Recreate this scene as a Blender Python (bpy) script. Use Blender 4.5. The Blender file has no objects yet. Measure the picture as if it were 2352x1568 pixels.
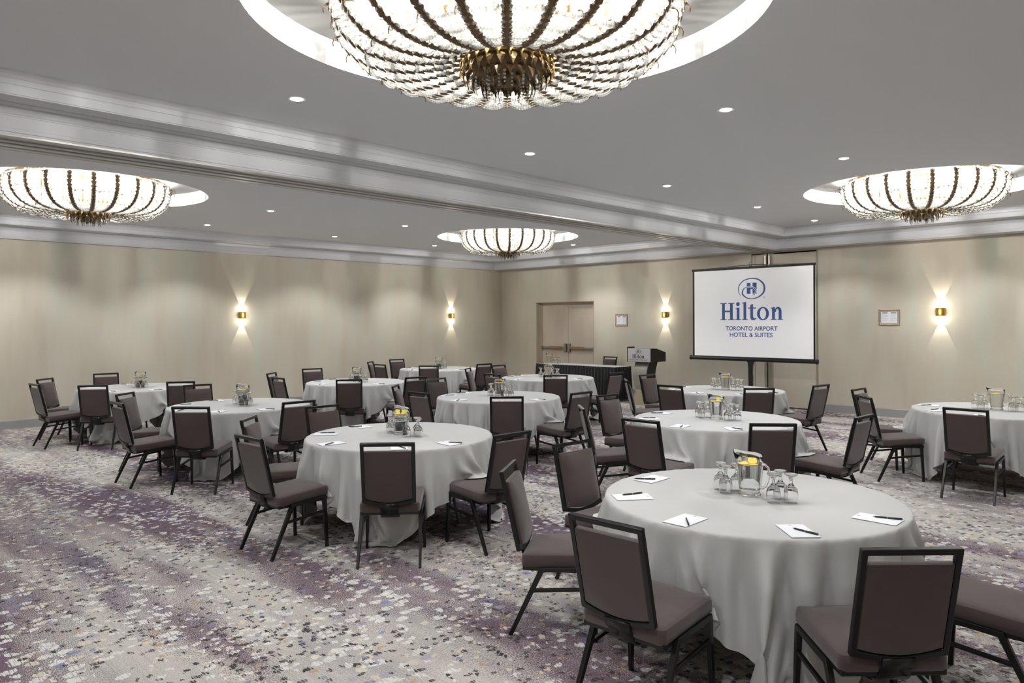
import bpy, bmesh, math, random
import numpy as np
from mathutils import Matrix, Vector
PI = math.pi
R = math.radians
S = bpy.context.scene
COL = S.collection

# ------------------------------------------------------------------ camera, world, exposure
cam_d = bpy.data.cameras.new('camera'); cam = bpy.data.objects.new('camera', cam_d); COL.objects.link(cam)
cam.matrix_world = (Matrix.Translation((0, 0, 1.8)) @ Matrix.Rotation(0.77996, 4, 'Z')
                    @ Matrix.Rotation(PI/2, 4, 'X') @ Matrix.Rotation(-0.00392, 4, 'Z'))
cam_d.sensor_width = 36; cam_d.lens = 1669.6/2352*36; cam_d.shift_y = -47.3/2352
cam_d.clip_start = .05; cam_d.clip_end = 100
S.camera = cam
S.view_settings.view_transform = 'Standard'; S.view_settings.look = 'None'
S.view_settings.gamma = 1; S.view_settings.use_curve_mapping = False
S.view_settings.exposure = 0.70
S.cycles.max_bounces = 9; S.cycles.diffuse_bounces = 3; S.cycles.glossy_bounces = 3; S.cycles.adaptive_threshold = .05; S.cycles.adaptive_min_samples = 16
S.cycles.transmission_bounces = 8; S.cycles.transparent_max_bounces = 18
S.cycles.sample_clamp_indirect = 4.0; S.cycles.sample_clamp_direct = 30.0
S.cycles.blur_glossy = 1.0
W = bpy.data.worlds.new('world'); S.world = W; W.use_nodes = True
W.node_tree.nodes['Background'].inputs[0].default_value = (.9, .95, 1, 1)
W.node_tree.nodes['Background'].inputs[1].default_value = .0

def light(name, kind, loc, energy, color=(1, 1, 1), rot=(0, 0, 0), **kw):
    d = bpy.data.lights.new(name, kind); d.energy = energy; d.color = color
    for k, v in kw.items(): setattr(d, k, v)
    o = bpy.data.objects.new(name, d); COL.objects.link(o); o.location = loc; o.rotation_euler = rot
    return o

XL, YE, XR, YB = -14.714, 14.472, 1.6, -5.2
ZC = 3.59
# daylight-white fill lights added unseen behind the camera, where the hall goes on
light('fill_light', 'AREA', (-1.6, -3.2, 3.5), 45, (.95, .98, 1), shape='RECTANGLE', size=5, size_y=3)
light('fill_light', 'AREA', (-10.9, -3.2, 3.5), 45, (.95, .98, 1), shape='RECTANGLE', size=5, size_y=3)

# ------------------------------------------------------------------ materials
def srgb(r, g, b):
    f = lambda c: (c/255/12.92) if c/255 <= .04045 else ((c/255+.055)/1.055)**2.4
    return (f(r), f(g), f(b), 1)
class NT:
    def __init__(s, name):
        s.m = bpy.data.materials.new(name); s.m.use_nodes = True
        s.t = s.m.node_tree; s.t.nodes.clear()
        s.out = s.n('ShaderNodeOutputMaterial')
    def n(s, t, **kw):
        x = s.t.nodes.new(t)
        for k, v in kw.items(): setattr(x, k, v)
        return x
    def l(s, a, b): s.t.links.new(a, b)
    def tex(s):
        return s.n('ShaderNodeTexCoord').outputs['Object']
    def gpos(s):
        return s.n('ShaderNodeNewGeometry').outputs['Position']
    def mapping(s, vec, scale=(1, 1, 1), loc=(0, 0, 0)):
        m = s.n('ShaderNodeMapping'); m.inputs['Scale'].default_value = scale; m.inputs['Location'].default_value = loc
        s.l(vec, m.inputs['Vector']); return m.outputs[0]
    def noise(s, vec, scale, detail=2, rough=.5, out='Fac', dist=0):
        n = s.n('ShaderNodeTexNoise'); n.inputs['Scale'].default_value = scale; n.inputs['Detail'].default_value = detail
        n.inputs['Roughness'].default_value = rough; n.inputs['Distortion'].default_value = dist
        s.l(vec, n.inputs['Vector']); return n.outputs[out]
    def ramp(s, fac, stops, interp='LINEAR'):
        r = s.n('ShaderNodeValToRGB'); r.color_ramp.interpolation = interp
        e = r.color_ramp.elements
        while len(e) < len(stops): e.new(.5)
        for i, (p, c) in enumerate(stops): e[i].position = p; e[i].color = c if len(c) == 4 else (*c, 1)
        s.l(fac, r.inputs[0]); return r.outputs[0]
    def val(s, fac, a, b): return s.ramp(fac, [(a, (0, 0, 0, 1)), (b, (1, 1, 1, 1))])
    def mix(s, fac, a, b, mode='MIX'):
        m = s.n('ShaderNodeMix', data_type='RGBA', blend_type=mode)
        for inp, v in ((m.inputs[0], fac), (m.inputs[6], a), (m.inputs[7], b)):
            if isinstance(v, (int, float)): inp.default_value = v
            elif isinstance(v, tuple): inp.default_value = v
            else: s.l(v, inp)
        return m.outputs[2]
    def math(s, op, a, b=None, c=None):
        m = s.n('ShaderNodeMath', operation=op)
        for i, v in enumerate((a, b, c)):
            if v is None: continue
            if isinstance(v, (int, float)): m.inputs[i].default_value = v
            else: s.l(v, m.inputs[i])
        return m.outputs[0]
    def bump(s, h, strength=.3, dist=.002):
        b = s.n('ShaderNodeBump'); b.inputs['Strength'].default_value = strength; b.inputs['Distance'].default_value = dist
        s.l(h, b.inputs['Height']); return b.outputs[0]
    def bsdf(s, color, rough=.5, metal=0, normal=None, **kw):
        p = s.n('ShaderNodeBsdfPrincipled')
        if isinstance(color, tuple): p.inputs['Base Color'].default_value = color
        else: s.l(color, p.inputs['Base Color'])
        if isinstance(rough, (int, float)): p.inputs['Roughness'].default_value = rough
        else: s.l(rough, p.inputs['Roughness'])
        p.inputs['Metallic'].default_value = metal
        for k, v in kw.items(): p.inputs[k].default_value = v
        if normal is not None: s.l(normal, p.inputs['Normal'])
        s.l(p.outputs[0], s.out.inputs[0]); return p
M = {}
def simple(name, color, rough=.5, metal=0, nscale=60, namp=.08, bump=.05, **kw):
    t = NT(name); v = t.tex(); n = t.noise(v, nscale, 3)
    dark = tuple(c*(1-namp*2) for c in color[:3])+(1,)
    c = t.mix(n, dark, color)
    t.bsdf(c, rough, metal, t.bump(n, bump, .001), **kw)
    M[name] = t.m; return t.m
def emit(name, color, strength):
    t = NT(name); e = t.n('ShaderNodeEmission'); e.inputs[0].default_value = color; e.inputs[1].default_value = strength
    t.l(e.outputs[0], t.out.inputs[0]); M[name] = t.m

# wallpaper: woven horizontally, mottled vertically
t = NT('wallpaper'); v = t.gpos()
m1 = t.noise(t.mapping(v, (1.6, 1.6, .28)), 1.6, 3, .55)
m2 = t.noise(t.mapping(v, (2.6, 2.6, .5), (5, 3, 1)), 1.3, 4, .6)
weave = t.noise(t.mapping(v, (28, 28, 260)), 1, 3, .7)
c = t.ramp(m1, [(.34, srgb(198, 189, 173)), (.5, srgb(203, 197, 180)), (.66, srgb(200, 201, 186))])
c = t.mix(t.val(m2, .42, .68), c, t.mix(.35, c, srgb(204, 191, 176)))
c = t.mix(t.math('MULTIPLY', t.val(weave, .35, .75), .28), c, srgb(180, 168, 148))
t.bsdf(c, .75, 0, t.bump(weave, .15, .002)); M['wallpaper'] = t.m
t = NT('door_paint'); v = t.gpos()
n = t.noise(t.mapping(v, (3, 3, .6)), 1.5, 3)
t.bsdf(t.ramp(n, [(.35, srgb(188, 175, 160)), (.65, srgb(197, 185, 170))]), .5, 0); M['door_paint'] = t.m
simple('frame_paint', srgb(176, 162, 142), .45, nscale=20, namp=.03)
simple('ceiling_paint', srgb(226, 229, 232), .85, nscale=8, namp=.01, bump=.02)
simple('recess_white', srgb(205, 205, 205), .8, nscale=3, namp=0, bump=0)
simple('recess_grey', srgb(160, 160, 158), .8, nscale=3, namp=0, bump=0)
simple('cornice_paint', srgb(208, 209, 213), .55, nscale=3, namp=.0, bump=.0)
simple('beam_metal', srgb(190, 190, 188), .28, nscale=3, namp=.0, bump=.0, metal=.2)
simple('baseboard_paint', srgb(158, 158, 156), .5, nscale=10, namp=.02)
simple('dark_gap', (.004, .004, .004, 1), .9)
simple('trim_metal', srgb(164, 158, 142), .4, .3)
simple('cylinder_silver', srgb(205, 200, 190), .3, .8)

# carpet: purple streaks along x, speckled tufts, clustered flecks of white, ink, gold and blue
t = NT('carpet'); v = t.gpos()
st = t.noise(t.mapping(v, (.24, 1.5, 1), (2.2, 4.4, 0)), 1.0, 3, .5, dist=.3)
st2 = t.noise(t.mapping(v, (.7, 3.2, 1), (3, 7, 0)), 1.0, 3, .6)
grain = t.noise(t.mapping(v, (90, 220, 1)), 1, 2, .85)
grain2 = t.noise(t.mapping(v, (60, 120, 1)), 1, 3, .7)
g = t.math('ADD', t.math('MULTIPLY', t.math('SUBTRACT', grain, .5), .75), t.math('MULTIPLY', t.math('SUBTRACT', grain2, .5), .25))
pm = t.math('ADD', t.math('ADD', t.math('MULTIPLY', st, .95), t.math('MULTIPLY', st2, .16)), g)
pmask = t.val(pm, .54, .59)
gm = t.math('ADD', t.math('MULTIPLY', st2, .6), t.math('MULTIPLY', g, .9))
gmask = t.val(gm, .28, .42)
lightc = t.mix(gmask, srgb(186, 181, 173), srgb(154, 149, 150))
linefine = t.noise(t.mapping(v, (2, 90, 1)), 1, 2, .6)
lightc = t.mix(t.math('MULTIPLY', t.val(linefine, .5, .7), .35), lightc, srgb(140, 126, 128))
speck = t.val(grain, .56, .66)
lightc = t.mix(t.math('MULTIPLY', speck, .75), lightc, srgb(98, 90, 98))
purp = t.mix(t.val(grain2, .35, .7), srgb(84, 66, 80), srgb(110, 89, 101))
purp = t.mix(t.val(t.noise(t.mapping(v, (.7, 2.2, 1), (9, 2, 0)), 1, 2), .5, .62), purp, srgb(92, 80, 98))
base = t.mix(pmask, lightc, purp)
# flecks
def flecks(scale, offs, thr, dens_lo, dens_hi, stops, base, jag=.035):
    # jagged along thread rows
    row = t.noise(t.mapping(v, (1.5, 70, 1), offs), 1, 1, .5)
    sep = t.n('ShaderNodeSeparateXYZ'); t.l(v, sep.inputs[0])
    dx = t.math('ADD', sep.outputs[0], t.math('MULTIPLY', t.math('SUBTRACT', row, .5), jag))
    wob = t.noise(t.mapping(v, (9, 9, 1), offs), 1, 2)
    dy = t.math('ADD', sep.outputs[1], t.math('MULTIPLY', t.math('SUBTRACT', wob, .5), .10))
    cb = t.n('ShaderNodeCombineXYZ'); t.l(dx, cb.inputs[0]); t.l(dy, cb.inputs[1])
    vo = t.n('ShaderNodeTexVoronoi', voronoi_dimensions='2D'); vo.inputs['Scale'].default_value = scale
    t.l(t.mapping(cb.outputs[0], (1.0, .85, 1), offs), vo.inputs['Vector'])
    shape = t.math('LESS_THAN', t.math('ADD', vo.outputs['Distance'], t.math('MULTIPLY', t.math('SUBTRACT', grain2, .5), .35)), thr)
    rnd = t.n('ShaderNodeSeparateColor'); t.l(vo.outputs['Color'], rnd.inputs[0])
    dn = t.noise(t.mapping(v, (.55, .8, 1), offs), 1.3, 3, .55)
    dens = t.val(dn, dens_lo, dens_hi)
    on = t.math('LESS_THAN', rnd.outputs[0], dens)
    thr_ = t.noise(t.mapping(v, (5, 130, 1), offs), 1, 2, .6)
    f = t.math('MULTIPLY', t.math('MULTIPLY', shape, on), t.val(thr_, .38, .50))
    col = t.ramp(rnd.outputs[1], stops, 'CONSTANT')
    col = t.mix(t.math('MULTIPLY', speck, .25), col, srgb(150, 145, 145))
    return t.mix(f, base, col)
wh = srgb(208, 206, 202); cr = srgb(200, 190, 170); ink = srgb(52, 45, 48); gold = srgb(172, 140, 92); blue = srgb(118, 124, 156); lil = srgb(160, 152, 164)
base = flecks(14, (1.3, 2.1, 0), .42, .38, .76, [(0, wh), (.45, lil), (.58, cr), (.70, wh), (.95, blue)], base)
base = flecks(21, (4.7, 8.3, 0), .38, .41, .80, [(0, ink), (.34, wh), (.70, ink), (.86, gold), (.92, blue)], base, .05)
base = flecks(27, (7.7, 1.9, 0), .36, .40, .84, [(0, ink), (.34, cr), (.55, gold), (.62, ink), (.84, wh)], base, .06)
t.bsdf(base, .95, 0, t.bump(grain, .5, .004)); M['carpet'] = t.m

def fabric(name, c1, c2, scale=900, sheen=.15):
    t = NT(name); v = t.tex()
    n = t.noise(v, scale, 2, .8); n2 = t.noise(v, 6, 2)
    c = t.mix(t.val(n, .35, .65), c1, c2)
    p = t.bsdf(c, .85, 0, t.bump(n, .25, .0008)); p.inputs['Sheen Weight'].default_value = sheen
    M[name] = t.m
fabric('chair_fabric', srgb(56, 44, 42), srgb(82, 68, 66), sheen=.32)
fabric('tablecloth_fabric', srgb(184, 184, 183), srgb(194, 194, 193), 700, .05)
fabric('skirt_fabric', srgb(20, 20, 22), srgb(34, 34, 37), 500, .2)
simple('table_steel', srgb(110, 115, 112), .4, .7)
simple('chair_metal', srgb(22, 22, 21), .28, .2, nscale=30, namp=.1, bump=.02)
simple('plywood', srgb(150, 120, 85), .6)
simple('paper', srgb(236, 237, 242), .7, nscale=200, namp=.01)
simple('pen_black', srgb(18, 18, 20), .25)
simple('pen_silver', srgb(190, 190, 192), .25, .9)
simple('ink_print', srgb(90, 90, 95), .7)
simple('bronze', srgb(128, 106, 72), .42, .4, nscale=70, namp=.2, bump=.3)
simple('gilt', srgb(196, 158, 92), .35, .7, nscale=40, namp=.1)
simple('brass', srgb(176, 140, 62), .3, .85)
simple('bright_steel', srgb(170, 168, 162), .25, .9)
simple('push_bronze', srgb(170, 146, 112), .28, .8)
simple('black_plastic', srgb(22, 22, 21), .4)
simple('screen_fabric', srgb(222, 222, 223), .8, nscale=30, namp=.0, **{'Emission Color': (1, 1, 1, 1), 'Emission Strength': .14})  # emission stands in for projector light falling on the screen
simple('logo_blue', srgb(66, 92, 150), .7, namp=0, **{'Emission Color': srgb(72, 98, 156), 'Emission Strength': .08})  # slight glow put into the print to match the brightened screen
simple('logo_black', srgb(28, 28, 38), .6, namp=0)
simple('sign_silver', srgb(200, 201, 204), .45, .1)
simple('brushed_silver', srgb(176, 174, 166), .35, .6, nscale=30)
simple('podium_black', srgb(30, 29, 26), .45)
simple('podium_beige', srgb(172, 162, 138), .5)
simple('lemon', srgb(252, 222, 84), .5)
simple('lens_white', srgb(230, 230, 228), .4)
simple('gold_frame', srgb(190, 156, 96), .35, .7)
emit('bulb_glow', (1, .96, .9, 1), 60)
emit('sconce_glow', (1, .92, .78, 1), 7)
emit('downlight_glow', (1, .97, .92, 1), 12)
# clear glass / water / crystal
t = NT('glass'); g_ = t.n('ShaderNodeBsdfGlass'); g_.inputs['IOR'].default_value = 1.45; g_.inputs['Roughness'].default_value = .0
t.l(g_.outputs[0], t.out.inputs[0]); M['glass'] = t.m
t = NT('water'); g_ = t.n('ShaderNodeBsdfGlass'); g_.inputs['IOR'].default_value = 1.33; g_.inputs['Color'].default_value = (.97, .99, .98, 1)
t.l(g_.outputs[0], t.out.inputs[0]); M['water'] = t.m
t = NT('crystal')
tr = t.n('ShaderNodeBsdfTransparent'); tr.inputs[0].default_value = (.97, .98, .98, 1)
gl = t.n('ShaderNodeBsdfGlossy'); gl.inputs['Roughness'].default_value = .05; gl.inputs[0].default_value = (.95, .96, .96, 1)
gl2 = t.n('ShaderNodeBsdfGlossy'); gl2.inputs['Roughness'].default_value = .12; gl2.inputs[0].default_value = (.42, .41, .36, 1)
tl = t.n('ShaderNodeBsdfTranslucent'); tl.inputs[0].default_value = (.9, .9, .88, 1)
lw = t.n('ShaderNodeLayerWeight'); lw.inputs[0].default_value = .5
m1 = t.n('ShaderNodeMixShader'); m1.inputs[0].default_value = .38; t.l(tr.outputs[0], m1.inputs[1]); t.l(gl.outputs[0], m1.inputs[2])
m2 = t.n('ShaderNodeMixShader'); m2.inputs[0].default_value = .13; t.l(m1.outputs[0], m2.inputs[1]); t.l(tl.outputs[0], m2.inputs[2])
m3 = t.n('ShaderNodeMixShader'); t.l(t.val(lw.outputs['Facing'], .45, .8), m3.inputs[0]); t.l(m2.outputs[0], m3.inputs[1]); t.l(gl2.outputs[0], m3.inputs[2])
t.l(m3.outputs[0], t.out.inputs[0]); M['crystal'] = t.m

# ------------------------------------------------------------------ mesh helpers
def mesh(name, bm, mat, parent=None, smooth=False, kind=None, loc=None, bevel=None):
    bmesh.ops.recalc_face_normals(bm, faces=bm.faces[:])
    me = bpy.data.meshes.new(name); bm.to_mesh(me); bm.free()
    if smooth:
        for p in me.polygons: p.use_smooth = True
        if smooth == 'auto':
            try: me.set_sharp_from_angle(angle=R(40))
            except Exception: pass
    me.materials.append(M[mat] if isinstance(mat, str) else mat)
    return link(name, me, parent, kind, loc, bevel)
def link(name, me, parent=None, kind=None, loc=None, bevel=None):
    o = bpy.data.objects.new(name, me); COL.objects.link(o)
    if parent is not None: o.parent = parent
    if kind: o['kind'] = kind
    if loc is not None: o.location = loc
    if bevel:
        m = o.modifiers.new('bevel', 'BEVEL'); m.width = bevel; m.segments = 2; m.limit_method = 'ANGLE'
    return o
def pydata(name, verts, faces, mat, parent=None, smooth=False, kind=None, loc=None):
    me = bpy.data.meshes.new(name); me.from_pydata([tuple(v) for v in verts], [], faces); me.update()
    if smooth: me.polygons.foreach_set('use_smooth', [True]*len(me.polygons))
    me.materials.append(M[mat] if isinstance(mat, str) else mat)
    return link(name, me, parent, kind, loc)
def tag(o, label, cat, group=None):
    o['label'] = label; o['category'] = cat
    if group: o['group'] = group
    return o
def thing(name, label, cat, loc=(0, 0, 0), rz=0, group=None):
    o = bpy.data.objects.new(name, None); COL.objects.link(o); o.location = loc; o.rotation_euler = (0, 0, rz)
    o.empty_display_size = .1
    return tag(o, label, cat, group)
def box(bm, x0, y0, z0, x1, y1, z1, mat=None):
    vs = [bm.verts.new(p) for p in ((x0, y0, z0), (x1, y0, z0), (x1, y1, z0), (x0, y1, z0), (x0, y0, z1), (x1, y0, z1), (x1, y1, z1), (x0, y1, z1))]
    if mat is not None:
        for v in vs: v.co = mat @ v.co
    for f in ((3, 2, 1, 0), (4, 5, 6, 7), (0, 1, 5, 4), (1, 2, 6, 5), (2, 3, 7, 6), (3, 0, 4, 7)):
        bm.faces.new([vs[i] for i in f])
def bar(bm, a, b, w, d, w2=None, d2=None, up=(0, 0, 1)):
    a, b = Vector(a), Vector(b); z = (b-a).normalized(); u = Vector(up)
    if abs(z.dot(u)) > .95: u = Vector((0, 1, 0))
    x = u.cross(z).normalized(); y = z.cross(x)
    w2 = w if w2 is None else w2; d2 = d if d2 is None else d2
    va = [bm.verts.new(a+x*i*w/2+y*j*d/2) for i, j in ((-1, -1), (1, -1), (1, 1), (-1, 1))]
    vb = [bm.verts.new(b+x*i*w2/2+y*j*d2/2) for i, j in ((-1, -1), (1, -1), (1, 1), (-1, 1))]
    bm.faces.new(va[::-1]); bm.faces.new(vb)
    for i in range(4): bm.faces.new((va[i], va[(i+1) % 4], vb[(i+1) % 4], vb[i]))
def tube(bm, pts, rad, n=8, cap=True):
    pts = [Vector(p) for p in pts]; rings = []
    rs = rad if isinstance(rad, (list, tuple)) else [rad]*len(pts)
    prev = None
    for i, p in enumerate(pts):
        tdir = (pts[min(i+1, len(pts)-1)]-pts[max(i-1, 0)]).normalized()
        if prev is None:
            u = Vector((0, 0, 1)) if abs(tdir.z) < .9 else Vector((1, 0, 0))
            x = u.cross(tdir).normalized()
        else:
            x = (prev-tdir*prev.dot(tdir)).normalized()
        prev = x; y = tdir.cross(x)
        rings.append([bm.verts.new(p+(x*math.cos(2*PI*k/n)+y*math.sin(2*PI*k/n))*rs[i]) for k in range(n)])
    for a, b in zip(rings, rings[1:]):
        for k in range(n): bm.faces.new((a[k], a[(k+1) % n], b[(k+1) % n], b[k]))
    if cap: bm.faces.new(rings[0][::-1]); bm.faces.new(rings[-1])
def lathe(bm, prof, n=24, fn=None, closed=False, c=(0, 0)):
    rings = []
    for r, z in prof:
        if r < 1e-6 and not closed: rings.append([bm.verts.new((c[0], c[1], z))]*n); continue
        ring = []
        for k in range(n):
            a = 2*PI*k/n; rr = r; zz = z
            if fn: rr, zz = fn(r, z, a)
            ring.append(bm.verts.new((c[0]+rr*math.cos(a), c[1]+rr*math.sin(a), zz)))
        rings.append(ring)
    pairs = list(zip(rings, rings[1:])) + ([(rings[-1], rings[0])] if closed else [])
    for a, b in pairs:
        for k in range(n):
            f = [a[k], a[(k+1) % n], b[(k+1) % n], b[k]]
            u = []
            for q in f:
                if q not in u: u.append(q)
            if len(u) > 2:
                try: bm.faces.new(u)
                except ValueError: pass
def prism(bm, poly, z0, z1, tf=None):
    """poly: 2-D outline; tf maps (u, v, w) to a point."""
    tf = tf or (lambda u, v, w: (u, v, w))
    a = [bm.verts.new(tf(u, v, z0)) for u, v in poly]; b = [bm.verts.new(tf(u, v, z1)) for u, v in poly]
    bm.faces.new(a[::-1]); bm.faces.new(b); n = len(poly)
    for i in range(n): bm.faces.new((a[i], a[(i+1) % n], b[(i+1) % n], b[i]))
def ringprism(bm, outer, inner, z0, z1, tf=None):
    tf = tf or (lambda u, v, w: (u, v, w)); n = len(outer)
    oa = [bm.verts.new(tf(u, v, z0)) for u, v in outer]; ob = [bm.verts.new(tf(u, v, z1)) for u, v in outer]
    ia = [bm.verts.new(tf(u, v, z0)) for u, v in inner]; ib = [bm.verts.new(tf(u, v, z1)) for u, v in inner]
    for i in range(n):
        j = (i+1) % n
        bm.faces.new((oa[i], oa[j], ob[j], ob[i])); bm.faces.new((ia[j], ia[i], ib[i], ib[j]))
        bm.faces.new((ob[i], ob[j], ib[j], ib[i])); bm.faces.new((oa[j], oa[i], ia[i], ia[j]))
B = bmesh.new
def dup(root, loc, rz, label, group=None):
    r = root.copy(); COL.objects.link(r); r.location = loc; r.rotation_euler = (0, 0, rz); r['label'] = label
    if group: r['group'] = group
    for ch in root.children:
        c = ch.copy(); COL.objects.link(c); c.parent = r
        for g in ch.children:
            d = g.copy(); COL.objects.link(d); d.parent = c
    return r

# ------------------------------------------------------------------ room shell
bm = B(); box(bm, XL-.2, YB-.2, -.1, XR+.2, YE+.6, 0); mesh('floor', bm, 'carpet', kind='structure')
bm = B(); box(bm, XL-.2, YB-.2, 0, XL, YE+.2, 3.8); mesh('wall_left', bm, 'wallpaper', kind='structure')
bm = B(); box(bm, XR, YB-.2, 0, XR+.2, YE+.2, 3.8); mesh('wall_right', bm, 'wallpaper', kind='structure')
bm = B(); box(bm, XL, YB-.2, 0, XR, YB, 3.8); mesh('wall_back', bm, 'wallpaper', kind='structure')
DX0, DX1, DZ = -13.40, -11.41, 2.30
PX0, PX1, PZ = -7.21, -5.80, 3.185
bm = B()
box(bm, XL, YE, 0, DX0, YE+.25, 3.8); box(bm, DX0, YE, DZ, DX1, YE+.25, 3.8)
box(bm, DX1, YE, 0, PX0, YE+.25, 3.8); box(bm, PX0, YE, PZ, PX1, YE+.25, 3.8); box(bm, PX1, YE, 0, XR, YE+.25, 3.8)
mesh('wall_end', bm, 'wallpaper', kind='structure')
bm = B(); box(bm, XL, YE+.42, 0, XR, YE+.5, 3.8); mesh('wall_outer', bm, 'dark_gap', kind='structure')
# baseboards
bm = B(); prism(bm, [(0, 0), (.016, 0), (.016, .14), (.006, .156), (0, .156)], YB, YE, lambda u, v, w: (XL+u, w, v)); mesh('baseboard_left', bm, 'baseboard_paint', kind='structure')
for a, b in ((XL+.016, DX0), (DX1, PX0), (PX1, XR)):
    bm = B(); prism(bm, [(0, 0), (-.016, 0), (-.016, .14), (-.006, .156), (0, .156)], a, b, lambda u, v, w: (w, YE+u, v)); mesh('baseboard_end', bm, 'baseboard_paint', kind='structure')

# ceiling with four round recesses
HOLES = {(-3.0, 3.0): 1, (-3.0, 11.0): 1, (-11.0, 2.97): 1, (-11.0, 11.0): 1}
RH = 1.5
bm = B()
def rect(bm, x0, y0, x1, y1, z): bm.faces.new([bm.verts.new(p) for p in ((x0, y0, z), (x1, y0, z), (x1, y1, z), (x0, y1, z))])
for xc, xa, xb in ((-3.0, -6.7, XR), (-11.0, XL, -6.7)):
    rect(bm, xa, YB, xc-1.7, YE, ZC); rect(bm, xc+1.7, YB, xb, YE, ZC)
    ys = sorted(h[1] for h in HOLES if h[0] == xc)
    cur = YB
    for y in ys: rect(bm, xc-1.7, cur, xc+1.7, y-1.7, ZC); cur = y+1.7
    rect(bm, xc-1.7, cur, xc+1.7, YE, ZC)
    for y in ys:
        n = 96; inn = []; out = []
        for k in range(n):
            a = 2*PI*k/n; ca, sa = math.cos(a), math.sin(a); q = 1.7/max(abs(ca), abs(sa))
            inn.append(bm.verts.new((xc+RH*ca, y+RH*sa, ZC))); out.append(bm.verts.new((xc+q*ca, y+q*sa, ZC)))
        for k in range(n): bm.faces.new((inn[k], inn[(k+1) % n], out[(k+1) % n], out[k]))
mesh('ceiling', bm, 'ceiling_paint', kind='structure')
for (x, y) in HOLES:
    bm = B(); prof = [(RH, ZC), (RH, ZC+.02), (RH-.004, ZC+.02), (RH-.004, ZC+.185), (RH+.02, ZC+.19), (0, ZC+.19)]
    lathe(bm, [(RH+.001, ZC), (RH+.001, ZC+.187)], 96, c=(x, y)); mesh('ceiling_recess', bm, 'recess_white', smooth='auto', kind='structure')
    bm = B(); lathe(bm, [(RH+.002, ZC+.186), (0, ZC+.187)], 96, c=(x, y)); mesh('recess_lid', bm, 'recess_grey', kind='structure')

# cornices: stepped profile swept round each half of the hall
PROF = [(-.42, 3.22), (0, 3.22), (0, 3.232), (.010, 3.236), (.010, 3.262), (.002, 3.266), (.002, 3.355), (.008, 3.359), (.008, 3.366),
        (.018, 3.372), (.030, 3.384), (.048, 3.396), (.066, 3.404), (.066, 3.416),
        (.140, 3.418), (.140, 3.45), (.150, 3.45), (.150, 3.417), (.164, 3.417), (.164, 3.45), (.174, 3.45), (.174, 3.418),
        (.352, 3.420), (.352, 3.428), (.358, 3.432), (.358, 3.494), (.366, 3.498), (.366, 3.536), (.374, 3.542), (.384, 3.560), (.400, 3.572), (.408, 3.576), (.408, 3.592)]
def cornice(name, x0, y0, x1, y1, depth_in):
    bm = B(); rings = []
    for s, z in PROF:
        s_ = s
        rings.append([bm.verts.new((x0+s_, y0+s_, z)), bm.verts.new((x1-s_, y0+s_, z)), bm.verts.new((x1-s_, y1-s_, z)), bm.verts.new((x0+s_, y1-s_, z))])
    for a, b in zip(rings, rings[1:]):
        for k in range(4): bm.faces.new((a[k], a[(k+1) % 4], b[(k+1) % 4], b[k]))
    return mesh(name, bm, 'cornice_paint', kind='structure')
BX0, BX1 = -7.02, -6.52          # partition beam between the two halves
cornice('trim_1', BX1, YB+.363, XR-.363, YE-.363, .36)
cornice('trim_2', XL+.073, YB+.363, BX0, YE-.363, .07)
bm = B(); box(bm, BX0+.02, YB, 3.205, BX1-.004, YE-.001, 3.24); mesh('beam_soffit', bm, 'beam_metal', kind='structure')
for i, (a, b, z) in enumerate(((-6.975, -6.90, 3.188), (-6.865, -6.79, 3.192), (-6.70, -6.665, 3.190))):
    bm = B(); box(bm, a, YB, z, b, YE-.001, 3.2055); mesh('trim_3', bm, 'beam_metal', kind='structure', bevel=.006)
bm = B(); box(bm, -7.018, YB, 3.196, -6.998, YE-.001, 3.222); mesh('trim_4', bm, 'dark_gap', kind='structure')

# partition pocket doors behind the screen
pr = PZ
bm = B(); box(bm, PX0, YE+.012, 0.02, -6.895, YE+.05, pr-.02); box(bm, -6.73, YE+.012, 0.02, PX1, YE+.05, pr-.03)
mesh('partition_panel', bm, 'wallpaper', kind='structure')
bm = B(); box(bm, PX0, YE+.14, 0, PX1, YE+.2, 3.3); mesh('pocket_back', bm, 'dark_gap', kind='structure')
bm = B()
for a, b, d in ((-7.21, -7.19, -.006), (-7.13, -7.12, .004), (-6.905, -6.865, -.004), (-6.835, -6.80, -.004), (-6.80, -6.73, .004), (-5.835, -5.80, -.006)):
    box(bm, a, YE+d, 0.0, b, YE+.11, pr)
mesh('trim_5', bm, 'trim_metal', kind='structure', bevel=.003)
bm = B(); tube(bm, [(-6.885, YE-.02, 2.70), (-6.885, YE-.02, 3.13)], .024, 12); tube(bm, [(-6.80, YE-.02, 2.70), (-6.80, YE-.02, 3.13)], .020, 12)
mesh('trim_6', bm, 'cylinder_silver', kind='structure', smooth='auto')

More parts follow.
